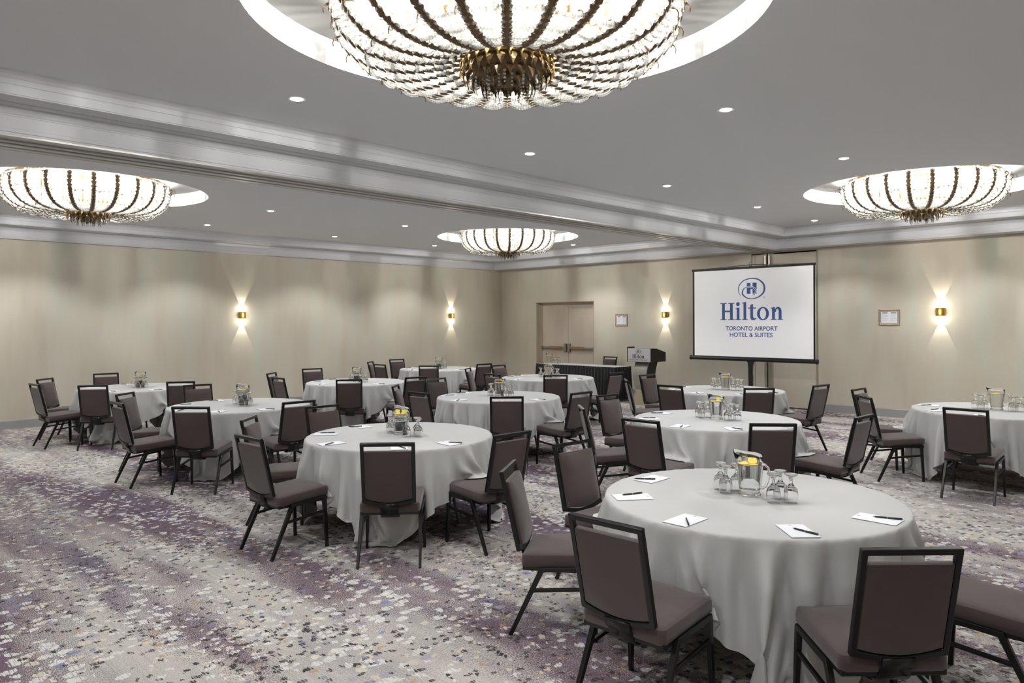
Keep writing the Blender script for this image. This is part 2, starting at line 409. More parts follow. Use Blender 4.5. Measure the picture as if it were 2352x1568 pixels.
# double door in its recess
bm = B()
box(bm, DX0, YE+.0, 0, DX0+.02, YE+.25, DZ); box(bm, DX1-.02, YE, 0, DX1, YE+.25, DZ); box(bm, DX0, YE, DZ-.02, DX1, YE+.25, DZ)
dr = mesh('door_1', bm, 'frame_paint', kind='structure')
bm = B(); box(bm, DX0+.02, YE+.13, 0, DX0+.08, YE+.25, DZ-.02); box(bm, DX0+.03, YE+.10, 0, DX0+.055, YE+.13, DZ-.02)
box(bm, DX1-.08, YE+.13, 0, DX1-.02, YE+.25, DZ-.02); box(bm, DX0+.08, YE+.13, DZ-.07, DX1-.08, YE+.25, DZ-.02)
mesh('door_frame', bm, 'frame_paint', dr, bevel=.003)
cx = (DX0+DX1)/2
for a, b, sgn in ((DX0+.085, cx-.004, 1), (cx+.004, DX1-.085, -1)):
    bm = B(); box(bm, a, YE+.17, .01, b, YE+.215, DZ-.075); lf = mesh('door_leaf', bm, 'door_paint', dr, bevel=.002)
    # exit bar
    far, near = (a+.01, b-.06) if sgn > 0 else (b-.01, a+.06)
    bm = B(); x0, x1 = sorted((far, near)); box(bm, x0, YE+.11, 1.055, x1, YE+.165, 1.11); box(bm, x0, YE+.10, 1.045, x0+.05, YE+.17, 1.12) if sgn > 0 else box(bm, x1-.05, YE+.10, 1.045, x1, YE+.17, 1.12)
    mesh('push_bar', bm, 'bright_steel', lf, bevel=.008)
    p0, p1 = (far+.30, near-.12) if sgn > 0 else (near+.02, far-.34)
    bm = B(); box(bm, min(p0, p1), YE+.095, 1.05, max(p0, p1), YE+.13, 1.125); mesh('push_pad', bm, 'push_bronze', lf, bevel=.01)
    bm = B(); box(bm, near-.045, YE+.10, .985, near+.035, YE+.17, 1.20); mesh('latch_case', bm, 'bright_steel', lf, bevel=.012)
for x in (cx-.06, cx+.06):
    bm = B(); box(bm, x-.04, YE+.15, DZ-.085, x+.04, YE+.17, DZ-.072); mesh('door_stop', bm, 'bright_steel', dr)

# ------------------------------------------------------------------ downlights
def downlight(x, y, label, first=[None]):
    if first[0] is None:
        root = thing('downlight', label, 'ceiling light', (x, y, ZC), 0, 'recessed ceiling downlights')
        bm = B(); lathe(bm, [(.072, -.001), (.070, -.006), (.050, -.004), (.050, .0)], 28); mesh('trim_ring', bm, 'lens_white', root, smooth='auto')
        bm = B(); lathe(bm, [(.052, -.0035), (.03, -.012), (0, -.016)], 24); mesh('lens', bm, 'downlight_glow', root, smooth=True)
        first[0] = root; r = root
    else: r = dup(first[0], (x, y, ZC), 0, label)
    light('downlight_beam', 'SPOT', (x, y, ZC-.03), 60, (.97, .985, 1), spot_size=R(115), spot_blend=.45, shadow_soft_size=.035)
    return r
DL = [(-5.33, 2.94, 'round recessed downlight lowest left of the big front chandelier'),
      (-5.33, 5.67, 'bright round downlight in mid ceiling, straight below the front chandelier'),
      (-5.33, 8.33, 'small round downlight above the wall sconce beside the lectern'),
      (-5.33, 10.93, 'small round downlight above the right half of the projection screen'),
      (-5.33, 13.15, 'tiny round downlight nearest the cornice corner above the screen'),
      (-3.05, 5.68, 'bright round downlight between the front chandelier and the far-right one'),
      (-3.05, 8.33, 'round downlight just left of the far-right chandelier recess'),
      (-13.4, 5.58, 'tiny downlight right of the far-left chandelier, nearer the left wall'),
      (-11.0, 5.6, 'small downlight right of the far-left chandelier, nearer the beam'),
      (-13.4, 8.25, 'tiny downlight above the middle stretch of the left wall cornice'),
      (-11.0, 8.28, 'small downlight left of the far middle chandelier recess'),
      (-13.4, 10.95, 'tiny downlight under the left tip of the far middle chandelier recess'),
      (-11.02, 13.2, 'tiny downlight at the right tip of the far middle chandelier recess')]
for d in DL: downlight(*d)
for x, y in ((-5.33, .2), (-5.33, -2.6), (-3.05, .2), (-13.4, 2.9), (-13.4, .2), (-11, .2), (-8.7, 2.9), (-8.7, 5.6), (-8.7, 8.3), (-8.7, 10.95), (-.75, 5.6), (-.75, 8.3), (-.75, 2.9), (-.75, .2), (-.75, 11), (-3.05, 13.15), (-.75, 13.15)):
    light('downlight_beam', 'SPOT', (x, y, ZC-.03), 60, (.97, .985, 1), spot_size=R(115), spot_blend=.45, shadow_soft_size=.035)

# ------------------------------------------------------------------ chandeliers
rnd = random.Random(7)
BOWL = [(.955, .10), (.985, .02), (.985, -.06), (.965, -.135), (.925, -.20), (.865, -.255), (.785, -.295), (.69, -.320), (.58, -.330), (.47, -.325), (.36, -.308), (.27, -.285), (.215, -.265)]
def along(prof, s):
    """point at arc-length s along the (r, z) profile"""
    for (r0, z0), (r1, z1) in zip(prof, prof[1:]):
        L = math.hypot(r1-r0, z1-z0)
        if s <= L: f = s/L; return r0+(r1-r0)*f, z0+(z1-z0)*f, (z1-z0)/L, (r1-r0)/L
        s -= L
    return None
def bead_mesh(name, centres, rad):
    bm = B(); bmesh.ops.create_icosphere(bm, subdivisions=2, radius=1)
    V = np.array([v.co[:] for v in bm.verts]); F = np.array([[v.index for v in f.verts] for f in bm.faces]); bm.free()
    C = np.array(centres); n = len(C)
    rads = np.array(rad) if hasattr(rad, '__len__') else np.full(n, rad)
    # random spin about z for each bead so that facets catch light differently
    an = np.random.RandomState(3).rand(n)*6.28; ca, sa = np.cos(an), np.sin(an)
    P = np.empty((n, len(V), 3))
    P[:, :, 0] = V[None, :, 0]*ca[:, None]-V[None, :, 1]*sa[:, None]; P[:, :, 1] = V[None, :, 0]*sa[:, None]+V[None, :, 1]*ca[:, None]; P[:, :, 2] = V[None, :, 2]
    P = P*rads[:, None, None]+C[:, None, :]
    FF = (F[None]+(np.arange(n)*len(V))[:, None, None]).reshape(-1, 3)
    me = bpy.data.meshes.new(name); me.vertices.add(n*len(V)); me.vertices.foreach_set('co', P.reshape(-1))
    me.loops.add(FF.size); me.loops.foreach_set('vertex_index', FF.reshape(-1))
    me.polygons.add(len(FF)); me.polygons.foreach_set('loop_start', np.arange(len(FF))*3); me.polygons.foreach_set('loop_total', np.full(len(FF), 3))
    me.update(calc_edges=True); me.validate(); me.materials.append(M['crystal'])
    return me
NR = 24
cen = []; rads = []
for sec in range(NR):
    for k in range(4):
        a = 2*PI*(sec+(k+.9)/4.8)/NR; s = rnd.random()*.02
        while True:
            q = along(BOWL, s)
            if q is None or q[0] < .24: break
            r, z = q[:2]
            if (k in (1, 3) and r < .36) or (k == 2 and r < .28): break
            sag = -.012*math.sin(s*9+k)
            cen.append((r*math.cos(a)+rnd.gauss(0, .002), r*math.sin(a)+rnd.gauss(0, .002), z+sag)); rads.append(.0150 if k % 2 else .0165)
            s += .036
# large drops beside each rib
for sec in range(NR):
    for da in (-.026, .026):
        a = 2*PI*sec/NR+da; s = .0
        while True:
            q = along(BOWL, s)
            if q is None or q[0] < .3: break
            cen.append((q[0]*1.012*math.cos(a), q[0]*1.012*math.sin(a), q[1]-.006)); rads.append(.0195); s += .046
# swags round the underside and inner curtain of strands
for ringr, rz, sw, nb in ((.80, -.290, .030, 12), (.66, -.322, .024, 10), (.52, -.328, .020, 9), (.38, -.310, .018, 8)):
    for sec in range(NR):
        for i in range(nb):
            f = i/nb; a = 2*PI*(sec+f)/NR
            cen.append((ringr*math.cos(a), ringr*math.sin(a), rz-sw*math.sin(PI*f)-.008)); rads.append(.0115)
for k in range(36):
    a = 2*PI*k/36
    for i in range(11): cen.append((.62*math.cos(a), .62*math.sin(a), .08-.031*i)); rads.append(.013)
for k in range(30):
    a = 2*PI*k/30
    for i in range(9): cen.append((.40*math.cos(a), .40*math.sin(a), .0-.031*i)); rads.append(.013)
for k in range(22):   # pendants under the boss
    a = 2*PI*k/22; rr = .13+.06*(k % 2)
    for i in range(4): cen.append((rr*math.cos(a), rr*math.sin(a), -.40-.021*i)); rads.append(.010-.0012*i)
BEADS = bead_mesh('crystal_beads', cen, rads)
def leaf_strip(prof_s0, prof_s1, width, step=.055):
    """serrated acanthus strip following the bowl, centred on angle 0"""
    bm = B(); s = prof_s0; first = True
    while s < prof_s1:
        e = min(s+step*1.25, prof_s1+.02)
        row = []
        for f, w in ((0, .28), (.35, 1.0), (.62, .72), (.8, .85), (1, .10)):
            q = along(BOWL, s+(e-s)*f)
            if q is None: break
            r, z, dz, dr = q; nx, nz = -dz, dr
            if nx < 0: nx, nz = -nx, -nz
            lift = .010+.016*f
            off = Vector((r+abs(dz)*lift, 0, z-abs(dr)*lift))
            row.append((bm.verts.new(off+Vector((.004, -w*width/2, 0))), bm.verts.new(off+Vector((.010*abs(dz), 0, -.010*abs(dr)))), bm.verts.new(off+Vector((.004, w*width/2, 0)))))
        for a, b in zip(row, row[1:]):
            bm.faces.new((a[0], a[1], b[1], b[0])); bm.faces.new((a[1], a[2], b[2], b[1]))
        s += step
    return bm
def leaf(bm, base, out, down, length, width, curl, ang):
    """curled single leaf: starts at base (r,z), goes outward then down"""
    rows = []; ca, sa = math.cos(ang), math.sin(ang)
    for i in range(6):
        f = i/5; w = width*(math.sin(PI*min(f*1.15+.12, 1))**.8)*(1 if i % 2 == 0 else .78)
        r = base[0]+out*math.sin(f*PI*.6*curl); z = base[1]-down*f+.02*math.sin(f*PI)
        c = Vector((r*ca, r*sa, z)); tv = Vector((-sa, ca, 0))
        rows.append((bm.verts.new(c-tv*w/2), bm.verts.new(c+Vector((ca, sa, 0))*.006), bm.verts.new(c+tv*w/2)))
    for a, b in zip(rows, rows[1:]):
        bm.faces.new((a[0], a[1], b[1], b[0])); bm.faces.new((a[1], a[2], b[2], b[1]))
def make_chandelier(loc, label):
    root = thing('chandelier', label, 'chandelier', loc, 0, 'crystal bowl chandeliers in ceiling recesses')
    link('crystal_beads', BEADS, root, 'stuff')
    ribm = None
    for k in range(NR):
        if ribm is None:
            o = mesh('rib', leaf_strip(.02, 1.44, .062), 'bronze', root, smooth=False); ribm = o.data
        else: o = link('rib', ribm, root)
        o.rotation_euler = (0, 0, 2*PI*k/NR)
    # scrolls standing off the rim and along the belly
    bm = B()
    for k in range(NR):
        a = 2*PI*k/NR
        tube(bm, [((.985+.05*math.sin(f*PI))*math.cos(a), (.985+.05*math.sin(f*PI))*math.sin(a), -.02+.10*f-.07*max(0, f-.6)) for f in (0, .25, .5, .75, 1)], [.007, .006, .006, .005, .003], 5)
        leaf(bm, (1.0, .05), .07, .05, .1, .045, 1.0, a)
        leaf(bm, (.93, -.16), .07, .06, .1, .03, 1.0, a+.06)
        leaf(bm, (.76, -.285), .05, .055, .1, .026, 1.0, a-.05)
        leaf(bm, (.55, -.308), .05, .04, .1, .028, 1.0, a+.05)
        leaf(bm, (.40, -.298), .05, .05, .1, .030, 1.0, a)
    mesh('scroll_leaves', bm, 'bronze', root, kind='stuff')
    # gilt frame: two flat hoops, uprights and top hoop
    bm = B()
    for r, z, h in ((.955, .09, .03), (.62, -.25, .02), (.40, -.28, .02)):
        lathe(bm, [(r, z), (r, z+h), (r-.006, z+h), (r-.006, z)], 64, closed=True)
    mesh('gilt_hoops', bm, 'gilt', root)
    bm = B(); box(bm, .615, -.014, -.25, .621, .014, .16); upm = None
    for k in range(12):
        if upm is None: o = mesh('gilt_upright', bm, 'gilt', root); upm = o.data
        else: o = link('gilt_upright', upm, root)
        o.rotation_euler = (0, 0, 2*PI*(k+.5)/12)
    # central boss
    bm = B(); lathe(bm, [(.20, -.262), (.245, -.270), (.250, -.284), (.236, -.296), (.214, -.300), (.212, -.318), (.190, -.350), (.155, -.378), (.10, -.405), (.05, -.425), (.02, -.435), (0, -.44)], 40)
    mesh('boss', bm, 'bronze', root, smooth='auto')
    bm = B(); lathe(bm, [(.246, -.290), (.256, -.296), (.250, -.306), (.238, -.302)], 48, closed=True); mesh('boss_ring', bm, 'gilt', root, smooth='auto')
    for tier, (n, base, dn, w, mt) in enumerate(((26, (.240, -.280), .10, .032, 'gilt'), (24, (.222, -.305), .12, .050, 'bronze'), (18, (.170, -.35), .11, .052, 'bronze'), (12, (.11, -.385), .11, .044, 'bronze'), (6, (.04, -.41), .09, .036, 'bronze'))):
        lm = None
        for k in range(n):
            if lm is None:
                bm = B(); leaf(bm, base, .034, dn, .1, w, 1.3, 0); o = mesh('boss_leaf', bm, mt, root); lm = o.data
            else: o = link('boss_leaf', lm, root)
            o.rotation_euler = (0, 0, 2*PI*(k+.5*tier)/n)
    # stem and bulbs
    bm = B(); tube(bm, [(0, 0, -.3), (0, 0, .175)], .02, 10); lathe(bm, [(.0, .15), (.12, .155), (.14, .175), (.0, .176)], 24)
    for k in range(12):
        a = 2*PI*k/12+.13; r = .50 if k % 2 else .76
        tube(bm, [(0, 0, -.12), (r*.5*math.cos(a), r*.5*math.sin(a), -.17), (r*math.cos(a), r*math.sin(a), -.10)], .006, 5)
    mesh('stem', bm, 'gilt', root, smooth='auto')
    cm = bmn = None
    for k in range(12):
        a = 2*PI*k/12+.13; r = .50 if k % 2 else .76
        p = (r*math.cos(a), r*math.sin(a), -.10)
        if cm is None:
            bm = B(); lathe(bm, [(0, 0), (.012, 0), (.012, .07), (0, .07)], 10); c = mesh('candle_sleeve', bm, 'lens_white', root, smooth='auto'); cm = c.data
            bm = B(); lathe(bm, [(0, .07), (.010, .072), (.019, .092), (.020, .108), (.012, .135), (.004, .155), (0, .158)], 12); b = mesh('bulb', bm, 'bulb_glow', root, smooth=True); bmn = b.data
        else: c = link('candle_sleeve', cm, root); b = link('bulb', bmn, root)
        c.location = p; b.location = p
    return root
CH = [((-3.0, 3.0), 'huge nearest crystal chandelier with bronze boss, cut off by the top edge'),
      ((-3.0, 11.0), 'crystal bowl chandelier at the far right, above the picture frame and sconce'),
      ((-11.0, 2.97), 'crystal bowl chandelier at the far left, above the long beige wall'),
      ((-11.0, 11.0), 'smallest crystal chandelier, in front of the far corner of the room')]
ch0 = None
for (x, y), lab in CH:
    if ch0 is None: ch0 = make_chandelier((x, y, 3.60), lab)
    else: dup(ch0, (x, y, 3.60), rnd.random()*.2, lab)
    for k in range(6):
        a = 2*PI*k/6+.3
        light('chandelier_light', 'POINT', (x+.62*math.cos(a), y+.62*math.sin(a), 3.61), 68, (1, .975, .945), shadow_soft_size=.03)

# ------------------------------------------------------------------ wall sconces
def sconce(loc, rz, label, first=[None]):
    if first[0] is None:
        r = thing('wall_sconce', label, 'wall lamp', loc, rz, 'brass and glass wall sconces')
        # local: wall plane y=0, room towards -y
        bm = B(); box(bm, -.04, -.012, -.07, .04, 0, .07); mesh('back_plate', bm, 'brass', r)
        def half(bm, rad, z0, z1, n=16):
            pts = [(rad*math.cos(PI+PI*k/n), -.018+rad*1.0*math.sin(PI+PI*k/n)) for k in range(n+1)]
            prism(bm, pts, z0, z1)
        bm = B(); half(bm, .078, -.072, .072); mesh('brass_band', bm, 'brass', r, smooth='auto')
        for z0, z1 in ((.073, .185), (-.185, -.073)):
            bm = B(); pts = [(.070*math.cos(PI+PI*k/16), -.018+.070*math.sin(PI+PI*k/16)) for k in range(17)]
            a_ = [bm.verts.new((u, v, z0)) for u, v in pts]; b_ = [bm.verts.new((u, v, z1)) for u, v in pts]
            for k in range(16): bm.faces.new((a_[k], a_[k+1], b_[k+1], b_[k]))
            o_ = mesh('glass_shade', bm, 'sconce_glow', r, smooth=True); so = o_.modifiers.new('thick', 'SOLIDIFY'); so.thickness = .004
        first[0] = r
    else: r = dup(first[0], loc, rz, label)
    rot = Matrix.Rotation(rz, 4, 'Z')
    for s in (1, -1):
        p = Vector(loc)+(rot @ Vector((0, -.050, s*.085)))
        tilt = Matrix.Rotation(rz, 4, 'Z') @ Matrix.Rotation(PI if s > 0 else 0, 4, 'X') @ Matrix.Rotation(0.0, 4, 'X')
        light('sconce_beam', 'SPOT', p, 13, (1, .9, .74), tilt.to_euler(), spot_size=R(48), spot_blend=.15, shadow_soft_size=.008)
    q = Vector(loc)+(rot @ Vector((0, -.16, 0)))
    light('sconce_light', 'POINT', q, 1.2, (1, .9, .74), shadow_soft_size=.05)
    return r
sconce((XL, 6.83, 1.94), PI/2, 'brass wall sconce glowing on the left wall, the leftmost lamp')
sconce((XL, 12.57, 1.94), PI/2, 'brass wall sconce on the left wall, nearest the room corner')
sconce((-9.31, YE, 1.93), 0, 'brass wall sconce above the lectern, left of the projection screen')
sconce((-3.645, YE, 1.93), 0, 'brass wall sconce at far right beside the framed certificate')

# ------------------------------------------------------------------ framed notices
def frame(x0, x1, z0, z1, label):
    r = thing('framed_certificate', label, 'picture frame', ((x0+x1)/2, YE, (z0+z1)/2), 0, 'small gold framed notices')
    w, h = (x1-x0)/2, (z1-z0)/2
    tf = lambda u, v, q: (u, -q, v)
    bm = B(); ringprism(bm, [(-w, -h), (w, -h), (w, h), (-w, h)], [(-w+.016, -h+.016), (w-.016, -h+.016), (w-.016, h-.016), (-w+.016, h-.016)], 0, .018, tf); mesh('frame_moulding', bm, 'gold_frame', r, bevel=.003)
    bm = B(); box(bm, -w+.014, -.006, -h+.014, w-.014, -.001, h-.014); mesh('certificate', bm, 'paper', r)
    bm = B(); a, b = w-.028, h-.028
    ringprism(bm, [(-a, -b), (a, -b), (a, b), (-a, b)], [(-a+.010, -b+.010), (a-.010, -b+.010), (a-.010, b-.010), (-a+.010, b-.010)], .0062, .0072, tf)
    for cxx in (-w*.42, w*.42):
        box(bm, cxx-w*.26, -.0072, b*.62, cxx+w*.26, -.0062, b*.74)
        for k in range(7):
            zz = b*.45-k*b*.17; box(bm, cxx-w*.3, -.0072, zz-.002, cxx+w*.3*(1 if k % 3 else .7), -.0062, zz)
    mesh('printed_text', bm, 'ink_print', r)
frame(-10.735, -10.375, 1.665, 1.955, 'small gold framed certificate on the wall between doors and sconce')
frame(-4.675, -4.315, 1.695, 1.985, 'small gold framed certificate on the wall right of the projection screen')

# ------------------------------------------------------------------ lettering (flat print)
def arcpts(cx, cy, rx, ry, a0, a1, n): return [(cx+rx*math.cos(a0+(a1-a0)*k/n), cy+ry*math.sin(a0+(a1-a0)*k/n)) for k in range(n+1)]
def wordmark(bm, X, Y, w, tf):
    """serif wordmark drawn as outlines; X, Y lower left in (u, v), w total width; unit design 570 x 148"""
    k = w/570.0
    P = lambda pts, dz=0: prism(bm, [(X+u*k, Y+v*k) for u, v in pts], 0, .001+dz, tf)
    rc = lambda a, b, c, d, dz=0: P([(a, b), (c, b), (c, d), (a, d)], dz)
    def serif(a, c, y, up, dz):
        rc(a, y if up else y-7, c, y+7 if up else y, dz)
    # H
    for sx in (19, 94): rc(sx, 0, sx+26, 148)
    rc(44, 68, 96, 82, .0002)
    for a, c in ((2, 62), (77, 137)): rc(a, 0, c, 7, .0003); rc(a, 141, c, 148, .0003)
    # i
    rc(157, 0, 182, 106); rc(144, 0, 196, 7, .0003); P([(146, 100), (182, 108), (182, 98), (146, 93)], .0003)
    P(arcpts(168, 137, 17, 17, 0, 2*PI*.999, 20)[:-1])
    # l
    rc(219, 0, 244, 152); rc(206, 0, 258, 7, .0003); P([(208, 148), (244, 156), (244, 146), (208, 141)], .0003)
    # t
    P([(281, 24), (281, 128), (306, 136), (306, 28), (311, 17), (320, 13), (333, 17), (337, 10), (322, 1), (305, -3), (290, 2), (283, 11)])
    rc(262, 96, 332, 106, .0003)
    # o
    ringprism(bm, [(X+u*k, Y+v*k) for u, v in arcpts(394, 53, 53, 56, 0, 2*PI, 40)[:-1]], [(X+u*k, Y+v*k) for u, v in arcpts(394, 53, 27, 46, 0, 2*PI, 40)[:-1]], 0, .001, tf)
    # n
    rc(473, 0, 498, 104); rc(460, 0, 512, 7, .0003); P([(462, 101), (498, 108), (498, 98), (462, 93)], .0003)
    out = arcpts(525, 70, 30, 38, PI*.97, 0, 14); inn = arcpts(519, 62, 12, 30, 0, PI*.95, 14)
    P([(495, 78)]+out[1:]+[(555, 0), (530, 0), (530, 62)]+inn[1:]+[(495, 66)], .0002); rc(520, 0, 567, 7, .0003)
def stroke(bm, path, cx, cy, k, tf, dz, grow=0):
    """variable-width pen stroke through (u, v, width) knots, smoothed"""
    P = [path[0]]+list(path)+[path[-1]]; pts = []
    for a, b, c, d in zip(P, P[1:], P[2:], P[3:]):
        for i in range(8):
            f = i/8; pts.append(tuple(.5*((2*b[n])+(-a[n]+c[n])*f+(2*a[n]-5*b[n]+4*c[n]-d[n])*f*f+(-a[n]+3*b[n]-3*c[n]+d[n])*f**3) for n in range(3)))
    pts.append(path[-1]); L = []; Rr = []
    for i, (u, v, w) in enumerate(pts):
        a, b = pts[max(i-1, 0)], pts[min(i+1, len(pts)-1)]; tx, ty = b[0]-a[0], b[1]-a[1]; q = math.hypot(tx, ty) or 1
        h = (w+grow)/2; L.append((cx+(u-ty/q*h)*k, cy+(v+tx/q*h)*k)); Rr.append((cx+(u+ty/q*h)*k, cy+(v-tx/q*h)*k))
    for i in range(len(pts)-1): prism(bm, [L[i], L[i+1], Rr[i+1], Rr[i]], 0, .001+dz, tf)
SPIRAL = [(-93, -63, 2), (-112, -35, 5), (-119, 0, 7), (-105, 38, 8), (-65, 72, 8), (0, 86, 9), (60, 75, 11), (103, 40, 14), (115, 0, 16), (104, -38, 14), (65, -70, 10),
          (10, -86, 7), (-40, -78, 8), (-72, -55, 12), (-82, -30, 13), (-68, 0, 8), (-40, 14, 5), (-5, 14, 5), (28, 2, 8), (40, -20, 9), (30, -45, 5), (5, -57, 2)]
def emblem(name, cx, cy, w, tf, mat, back, parent):
    """ringed initial: one pen stroke spirals round a block letter"""
    k = w/240.0; bm = B()
    rc = lambda a, b, c, d, dz=.0002: prism(bm, [(cx+u*k, cy+v*k) for u, v in ((a, b), (c, b), (c, d), (a, d))], 0, .001+dz, tf)
    rc(-42, -44, -9, 49); rc(10, -44, 46, 49); rc(-9, -4, 10, 8)
    stroke(bm, SPIRAL, cx, cy, k, tf, .0008); mesh(name, bm, mat, parent)
    bm = B(); stroke(bm, SPIRAL[12:], cx, cy, k, tf, .0005, 7); mesh(name+'_gap', bm, back, parent)
def text_mesh(name, body, mat, parent, w, h, loc, align, rot, bold=.012, gap=None):
    cu = bpy.data.curves.new(name, 'FONT'); cu.body = body; cu.size = 1; cu.align_x = 'LEFT'; cu.extrude = .0; cu.offset = bold
    o = bpy.data.objects.new('tmp_text', cu); COL.objects.link(o)
    dg = bpy.context.evaluated_depsgraph_get(); me = bpy.data.meshes.new_from_object(o.evaluated_get(dg))
    COL.objects.unlink(o); bpy.data.objects.remove(o)
    co = np.empty(len(me.vertices)*3); me.vertices.foreach_get('co', co); co = co.reshape(-1, 3)
    mn, mx = co.min(0), co.max(0); co[:, 0] = (co[:, 0]-mn[0])/(mx[0]-mn[0])*w; co[:, 1] = (co[:, 1]-mn[1])/(mx[1]-mn[1])*h; co[:, 2] = 0
    me.vertices.foreach_set('co', co.reshape(-1)); me.update(); me.materials.clear(); me.materials.append(M[mat])
    ob = link(name, me, parent); ob.location = loc; ob.rotation_euler = rot
    return ob

# ------------------------------------------------------------------ projection screen
YS = 12.9
scr = thing('projection_screen', 'white tripod projection screen with black border and blue hotel logo', 'projection screen', (-6.45, YS, 0))
def at(o, x, y, z): return (x-o.location[0], y-o.location[1], z-o.location[2])
sx0, sx1 = -7.665, -5.225
bm = B(); box(bm, sx0-6.45*0+6.45, .0, 1.08, sx1+6.45, .004, 2.80); mesh('border', bm, 'black_plastic', scr)
bm = B(); box(bm, -7.625+6.45, -.003, 1.10, -5.255+6.45, -.0005, 2.765); sf = mesh('screen_surface', bm, 'screen_fabric', scr)
bm = B()
tube(bm, [(-7.70+6.45, .02, 1.055), (-5.215+6.45, .02, 1.055)], .038, 20)
mesh('roller_case', bm, 'black_plastic', scr, smooth='auto')
for x in (-7.735, -5.215):
    bm = B(); tube(bm, [(x+6.45, .02, 1.055), (x+.035+6.45, .02, 1.055)], .046, 20); mesh('end_cap', bm, 'black_plastic', scr, smooth='auto', bevel=.006)
bm = B(); box(bm, sx0+6.45-.01, -.012, 2.765, sx1+6.45+.01, .016, 2.81); mesh('top_rail', bm, 'black_plastic', scr, bevel=.004)
bm = B()
prism(bm, [(-1.25+.0, 2.80), (-.02, 2.845), (.06, 2.845), (1.1, 2.805), (.06, 2.83), (-.02, 2.83)], .0, .01, lambda u, v, w: (u, w, v))
mesh('top_cord_bar', bm, 'black_plastic', scr)
bm = B(); tube(bm, [(-.01, .03, 2.80), (-.03, .03, 2.86), (.0, .03, 2.90), (.03, .03, 2.865), (.01, .03, 2.82)], .006, 8)
mesh('hanging_hook', bm, 'bright_steel', scr, smooth=True)
bm = B(); prism(bm, [(-.085, 1.03), (-.05, .99), (-.042, .9), (-.035, .55), (-.03, .12), (.03, .12), (.035, .52), (.042, .74), (.034, .78), (.042, .94), (.055, .99), (.09, 1.03)], -.0, .05, lambda u, v, w: (u, w, v))
mesh('post', bm, 'black_plastic', scr, bevel=.006)
bm = B(); box(bm, -.015, .05, 1.0, .015, .07, 2.82); mesh('rear_extension_pole', bm, 'black_plastic', scr)
for k in range(3):
    a = PI/2+2*PI*k/3; bm = B(); bar(bm, (.03*math.cos(a), .025+.03*math.sin(a), .40), (.42*math.cos(a), .025+.42*math.sin(a), .015), .022, .014); mesh('tripod_leg', bm, 'black_plastic', scr)
tfs = lambda u, v, w: (u+6.45, -.0035-w, v)
bm = B(); wordmark(bm, -7.062, 1.800, 1.262, tfs); mesh('wordmark', bm, 'logo_blue', sf)
emblem('emblem', -6.415, 2.39, .535, tfs, 'logo_blue', 'screen_fabric', sf)
text_mesh('lettering', 'TORONTO AIRPORT', 'logo_blue', sf, 1.038, .083, (-6.949+6.45, -.0045, 1.599), 'L', (PI/2, 0, 0), .018)
text_mesh('lettering', 'HOTEL & SUITES', 'logo_blue', sf, .855, .086, (-6.861+6.45, -.0045, 1.477), 'L', (PI/2, 0, 0), .018)
bm = B(); ringprism(bm, [(-6.169+.019*math.cos(a*PI/8), 2.222+.019*math.sin(a*PI/8)) for a in range(16)], [(-6.169+.015*math.cos(a*PI/8), 2.222+.015*math.sin(a*PI/8)) for a in range(16)], 0, .001, tfs); mesh('registered_ring', bm, 'logo_blue', sf)
text_mesh('registered_letter', 'R', 'logo_blue', sf, .013, .017, (-6.1755+6.45, -.0045, 2.2135), 'L', (PI/2, 0, 0), .01)

# ------------------------------------------------------------------ lectern
pod = thing('lectern', 'black and silver lectern with hotel logo sign and curved stem', 'lectern', (-8.90, 13.05, 0))
hx0, hx1 = -.29, .30
prof = [(-.25, .92), (.32, .92), (.32, 1.115), (-.02, 1.205), (-.25, 1.212)]
bm = B(); prism(bm, prof, hx0, hx1, lambda u, v, w: (w, u, v)); hd = mesh('head', bm, 'podium_black', pod, bevel=.004)
bm = B(); box(bm, hx0-.0, -.262, .92, hx0+.022, -.25, 1.235); box(bm, hx0, -.25, 1.205, hx0+.022, -.02, 1.235); mesh('edge_lip', bm, 'podium_black', pod)
bm = B(); box(bm, hx0+.024, -.264, .926, hx1-.002, -.2505, 1.208); sg = mesh('sign_plate', bm, 'sign_silver', pod, bevel=.002)
tfp = lambda u, v, w: (u, -.2645-w*.6, v)
bm = B(); wordmark(bm, -.155, 1.0, .305, tfp); mesh('wordmark', bm, 'logo_black', sg)
emblem('emblem', -.005, 1.14, .125, tfp, 'logo_black', 'sign_silver', sg)
text_mesh('lettering', 'TORONTO AIRPORT HOTEL & SUITES', 'logo_black', sg, .46, .021, (-.235, -.2655, .955), 'L', (PI/2, 0, 0), .01)
# stem: bows towards the room
def stem_y(f): return -.13-.10*math.sin(PI*f)
bm = B(); n = 20; x0, x1 = -.16, .165
fr = []; bk = []
for k in range(n+1):
    f = k/n; z = .33+(.92-.33)*f
    fr.append((stem_y(f), z)); bk.append((stem_y(f)+.03, z))
prism(bm, fr+bk[::-1], x0, x1, lambda u, v, w: (w, u, v)); mesh('stem_front', bm, 'brushed_silver', pod)
bm = B(); prism(bm, [(y+.0305, z) for y, z in fr]+[(y+.36, z) for y, z in fr[::-1]], x0+.03, x1-.004, lambda u, v, w: (w, u, v)); mesh('stem_core', bm, 'podium_black', pod)
bm = B(); box(bm, -.15, -.17, .24, .165, .26, .33); mesh('base_step', bm, 'podium_beige', pod, bevel=.004)
bm = B(); box(bm, -.165, -.185, 0, .18, .29, .24); mesh('base', bm, 'podium_beige', pod, bevel=.004)

